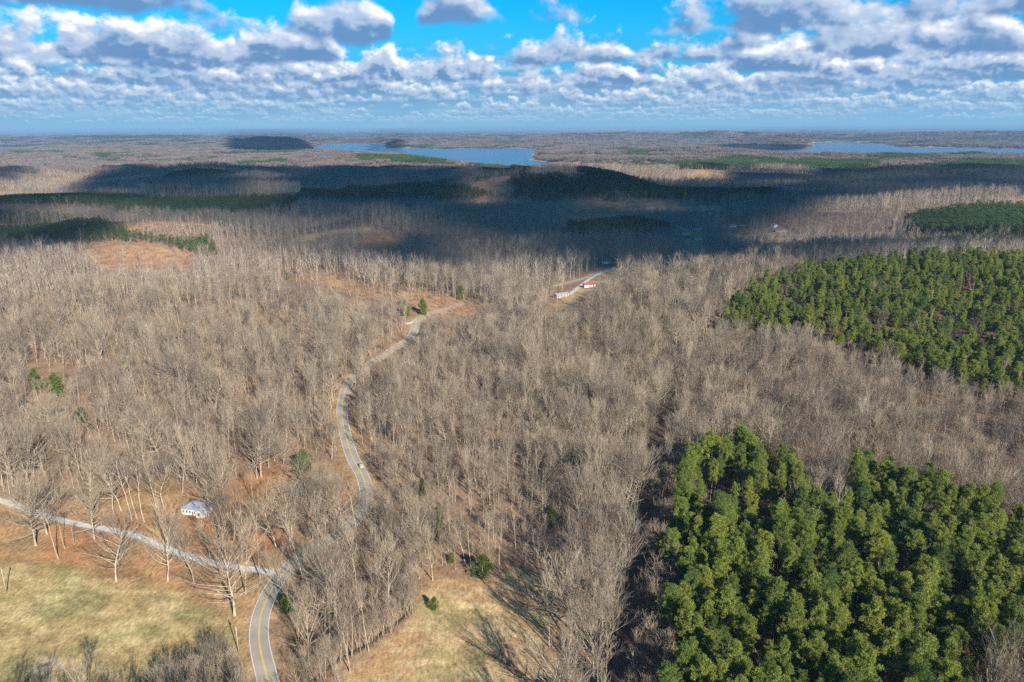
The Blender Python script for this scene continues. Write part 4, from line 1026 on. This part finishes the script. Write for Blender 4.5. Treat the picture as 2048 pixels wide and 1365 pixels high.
rest = ~ind; s = qh[rest]/25; sx = s*vr.uniform(.74, 1.05, len(s)); n = len(s)
scatter('pine_woods', np.stack([qx[rest], qy[rest], qz[rest]], 1), vr.integers(0, len(PINEV), n), vr.uniform(0, 6.28, n), np.stack([sx, sx, s], 1), [v[2] for v in PINEV], 'dense green pine plantation on the right-hand hill', 'pine wood')
# middle distance, to 3 km
bx, by = jgrid(700, 3000, 7.4, 7, R(38)); pm = pine_mask(bx, by); isp = vr.uniform(size=len(bx)) < pm
db = dens_bare(bx, by); sd = lake_sd(bx, by) > 25
k = (isp | (vr.uniform(size=len(bx)) < db)) & sd & free(bx, by); bx, by, isp = bx[k], by[k], isp[k]; bz = terr(bx, by); k = ~(hides(bx, by, bz, np.full(len(bx), 17.)) & (vr.uniform(size=len(bx)) < .9)); bx, by, bz, isp = bx[k], by[k], bz[k], isp[k]
k = ~isp; n = k.sum(); s = vr.uniform(.62, 1.0, n)*(1-.25*(fbm(bx[k]/70, by[k]/70, 163, 3) > .55)); sx = s*vr.uniform(.95, 1.35, n)
scatter('distant_bare_woods', np.stack([bx[k], by[k], bz[k]], 1), vr.integers(0, len(BARE1), n), vr.uniform(0, 6.28, n), np.stack([sx, sx, s], 1), [v[2] for v in BARE1], 'leafless brown woods on the ridges between the valley and the lake', 'woods')
bx2, by2 = jgrid(700, 3000, 5.0, 8, R(38)); pm = m_any(bx2, by2, PINES[2:], feather=2.5)*.95 + .9*far_pine_and_shade(bx2, by2); k = (vr.uniform(size=len(bx2)) < pm) & (lake_sd(bx2, by2) > 25); bx2, by2 = bx2[k], by2[k]
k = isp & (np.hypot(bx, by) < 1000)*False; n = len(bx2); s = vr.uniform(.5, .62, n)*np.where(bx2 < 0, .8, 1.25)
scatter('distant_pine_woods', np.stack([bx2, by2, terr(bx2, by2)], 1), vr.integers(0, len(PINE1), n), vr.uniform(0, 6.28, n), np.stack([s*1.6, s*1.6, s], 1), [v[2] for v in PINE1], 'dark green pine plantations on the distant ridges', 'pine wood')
# far away: woods to 20 km
fx, fy = jgrid(3000, 9000, 46, 9, R(38)); gx, gy = jgrid(9000, 21000, 150, 10, R(38))
nf = len(fx); fx = np.concatenate([fx, gx]); fy = np.concatenate([fy, gy]); big = np.arange(len(fx)) >= nf
k = lake_sd(fx, fy) > np.where(big, 90, 55); fx, fy, big = fx[k], fy[k], big[k]; fp = m_any(fx, fy, PINES, feather=10)+far_pine_and_shade(fx, fy) > .5
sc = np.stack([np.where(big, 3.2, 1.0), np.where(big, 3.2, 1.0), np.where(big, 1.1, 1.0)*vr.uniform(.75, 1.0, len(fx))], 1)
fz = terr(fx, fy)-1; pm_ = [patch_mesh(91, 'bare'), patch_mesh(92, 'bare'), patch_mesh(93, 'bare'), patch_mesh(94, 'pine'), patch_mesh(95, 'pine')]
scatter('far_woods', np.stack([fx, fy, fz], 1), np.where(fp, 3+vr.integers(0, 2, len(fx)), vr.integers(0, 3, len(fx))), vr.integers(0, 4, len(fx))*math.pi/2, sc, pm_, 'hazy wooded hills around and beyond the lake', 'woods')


# ------------------------------------------------------------------ clouds overhead, out of the picture, that shade the middle distance
CLOUD_Z = 2000.
SHADE = [[(-200, 395), (60, 390), (140, 356), (330, 346), (560, 346), (700, 331), (900, 326), (1050, 334), (1180, 342), (1260, 362), (1440, 366), (1560, 374), (1690, 398), (1730, 410), (1640, 420),
          (1570, 440), (1560, 462), (1620, 486), (1660, 492), (1740, 486), (2200, 480), (2200, 524), (1900, 528), (1760, 538), (1660, 560), (1530, 580), (1400, 572), (1330, 555), (1240, 528), (1130, 512), (1050, 506),
          (950, 526), (860, 545), (740, 520), (640, 496), (540, 470), (420, 450), (280, 454), (260, 470), (140, 476), (0, 494), (-200, 498)],
         [(1480, 376), (1740, 362), (1850, 345), (2200, 343), (2200, 394), (1900, 400), (1760, 412), (1500, 404)], [(-50, 338), (40, 338), (55, 350), (-50, 354)], [(225, 332), (330, 330), (335, 343), (230, 346)],
         [(1470, 348), (1560, 344), (1640, 346), (1560, 352)],
         [(455, 282), (560, 279), (640, 286), (655, 293), (560, 298), (460, 298)], [(762, 282), (812, 284), (806, 297), (764, 297)], 
         [(1520, 291), (1600, 288), (1628, 293), (1600, 300), (1530, 300)]]
LIT = [[(500, 368), (640, 362), (665, 378), (520, 386)], [(950, 345), (1050, 340), (1060, 372), (1000, 384), (940, 374)], [(0, 402), (230, 408), (300, 422), (140, 428), (0, 422)], [(70, 366), (140, 372), (120, 386), (65, 382)]]
SEMI = [[(-50, 388), (620, 388), (620, 445), (-50, 445)], [(480, 440), (740, 430), (740, 480), (600, 480)], [(960, 390), (1200, 396), (1200, 424), (960, 416)], [(920, 450), (1050, 446), (1050, 498), (930, 500)]]
def overhead_clouds():
    def lift_(P):
        out = []
        for a, b in P:
            z = 34.-20*float(sstep(np.array(a*1.), 1200, 1350)); x, y = flat(a, b, z); k = (CLOUD_Z-z)/to_sun.z; out.append((x+to_sun.x*k, y+to_sun.y*k))
        return out
    S = [lift_(P) for P in SHADE]; H = [lift_(P) for P in LIT]; SM = [lift_(P) for P in SEMI]
    m, nt, b = new_mat('cloud'); N, L = nt.nodes, nt.links
    b.inputs['Base Color'].default_value = (.9, .9, .92, 1); b.inputs['Roughness'].default_value = 1; b.inputs['Specular IOR Level'].default_value = 0
    a_ = N.new('ShaderNodeAttribute'); a_.attribute_name = 'thick'; tr = N.new('ShaderNodeBsdfTransparent'); ms = N.new('ShaderNodeMixShader')
    L.new(a_.outputs['Fac'], ms.inputs[0]); L.new(tr.outputs[0], ms.inputs[1]); L.new(b.outputs[0], ms.inputs[2]); L.new(ms.outputs[0], N['Material Output'].inputs[0])
    for idx, P in enumerate(S):
        x0, x1 = min(p[0] for p in P)-200, max(p[0] for p in P)+200; y0, y1 = min(p[1] for p in P)-200, max(p[1] for p in P)+200
        st = 30. if (x1-x0)*(y1-y0) < 3e7 else 55.
        xs = np.arange(x0, x1, st); ys = np.arange(y0, y1, st); X, Y = np.meshgrid(xs, ys); sh = X.shape; X = X.ravel(); Y = Y.ravel()
        wx = X+70*(fbm(X/260, Y/260, 181, 4)-.5)*2; wy = Y+70*(fbm(X/260, Y/260, 187, 4)-.5)*2
        sd_ = sdf(wx, wy, P)
        for h_ in H: sd_ = np.maximum(sd_, -sdf(wx, wy, h_)-0)
        semi = np.ones(len(X))
        for q_ in SM: semi = np.minimum(semi, .60+.40*sstep(sdf(wx, wy, q_), -60, 60))
        thick = (1-sstep(sd_, -75, 25))*semi; thick = np.clip(thick, 0, 1)*(.78+.22*sstep(fbm(X/260, Y/300, 195, 4), .36, .62))
        n1 = fbm(X/300, Y/300, 191, 4); top = CLOUD_Z + thick**.5*(60+420*n1)*1.0; bot = CLOUD_Z - 15*thick
        nn = sh[0]*sh[1]; i = np.arange(sh[0]-1)[:, None]*sh[1]; j = np.arange(sh[1]-1)[None]; Q = np.stack([i+j, i+j+1, i+sh[1]+j+1, i+sh[1]+j], -1).reshape(-1, 4)
        keep = (thick[Q] > .001).any(1); Q = Q[keep]; V = np.concatenate([np.stack([X, Y, top], 1), np.stack([X, Y, bot], 1)]); QQ = np.concatenate([Q, Q[:, ::-1]+nn])
        used, inv = np.unique(QQ, return_inverse=True); me = mesh_np('overhead_clouds', V[used], inv.reshape(-1, 4), [m], smooth=True)
        at_ = me.attributes.new('thick', 'FLOAT', 'POINT'); tt = np.concatenate([thick, thick])[used].astype(np.float32); at_.data.foreach_set('value', tt)
        tag(link('overhead_clouds', me), kind='structure')
overhead_clouds()

# ------------------------------------------------------------------ the air between here and the far hills
def haze():
    m = bpy.data.materials.new('haze_air'); m.use_nodes = True; nt = m.node_tree; nt.nodes.clear()
    out = nt.nodes.new('ShaderNodeOutputMaterial'); v = nt.nodes.new('ShaderNodeVolumePrincipled')
    v.inputs['Color'].default_value = (.34, .57, .84, 1); v.inputs['Density'].default_value = HAZE_DENSITY; v.inputs['Anisotropy'].default_value = 0.0
    nt.links.new(v.outputs[0], out.inputs['Volume'])
    a = 78000.; z0, z1 = -18., 165.
    V = [(-a, -a, z0), (a, -a, z0), (a, a, z0), (-a, a, z0), (-a, -a, z1), (a, -a, z1), (a, a, z1), (-a, a, z1)]
    F = [(3, 2, 1, 0), (4, 5, 6, 7), (0, 1, 5, 4), (1, 2, 6, 5), (2, 3, 7, 6), (3, 0, 4, 7)]
    o = link('haze', mesh_np('haze', V, F, [m])); tag(o, kind='stuff')
HAZE_DENSITY = 5.0e-5
haze()
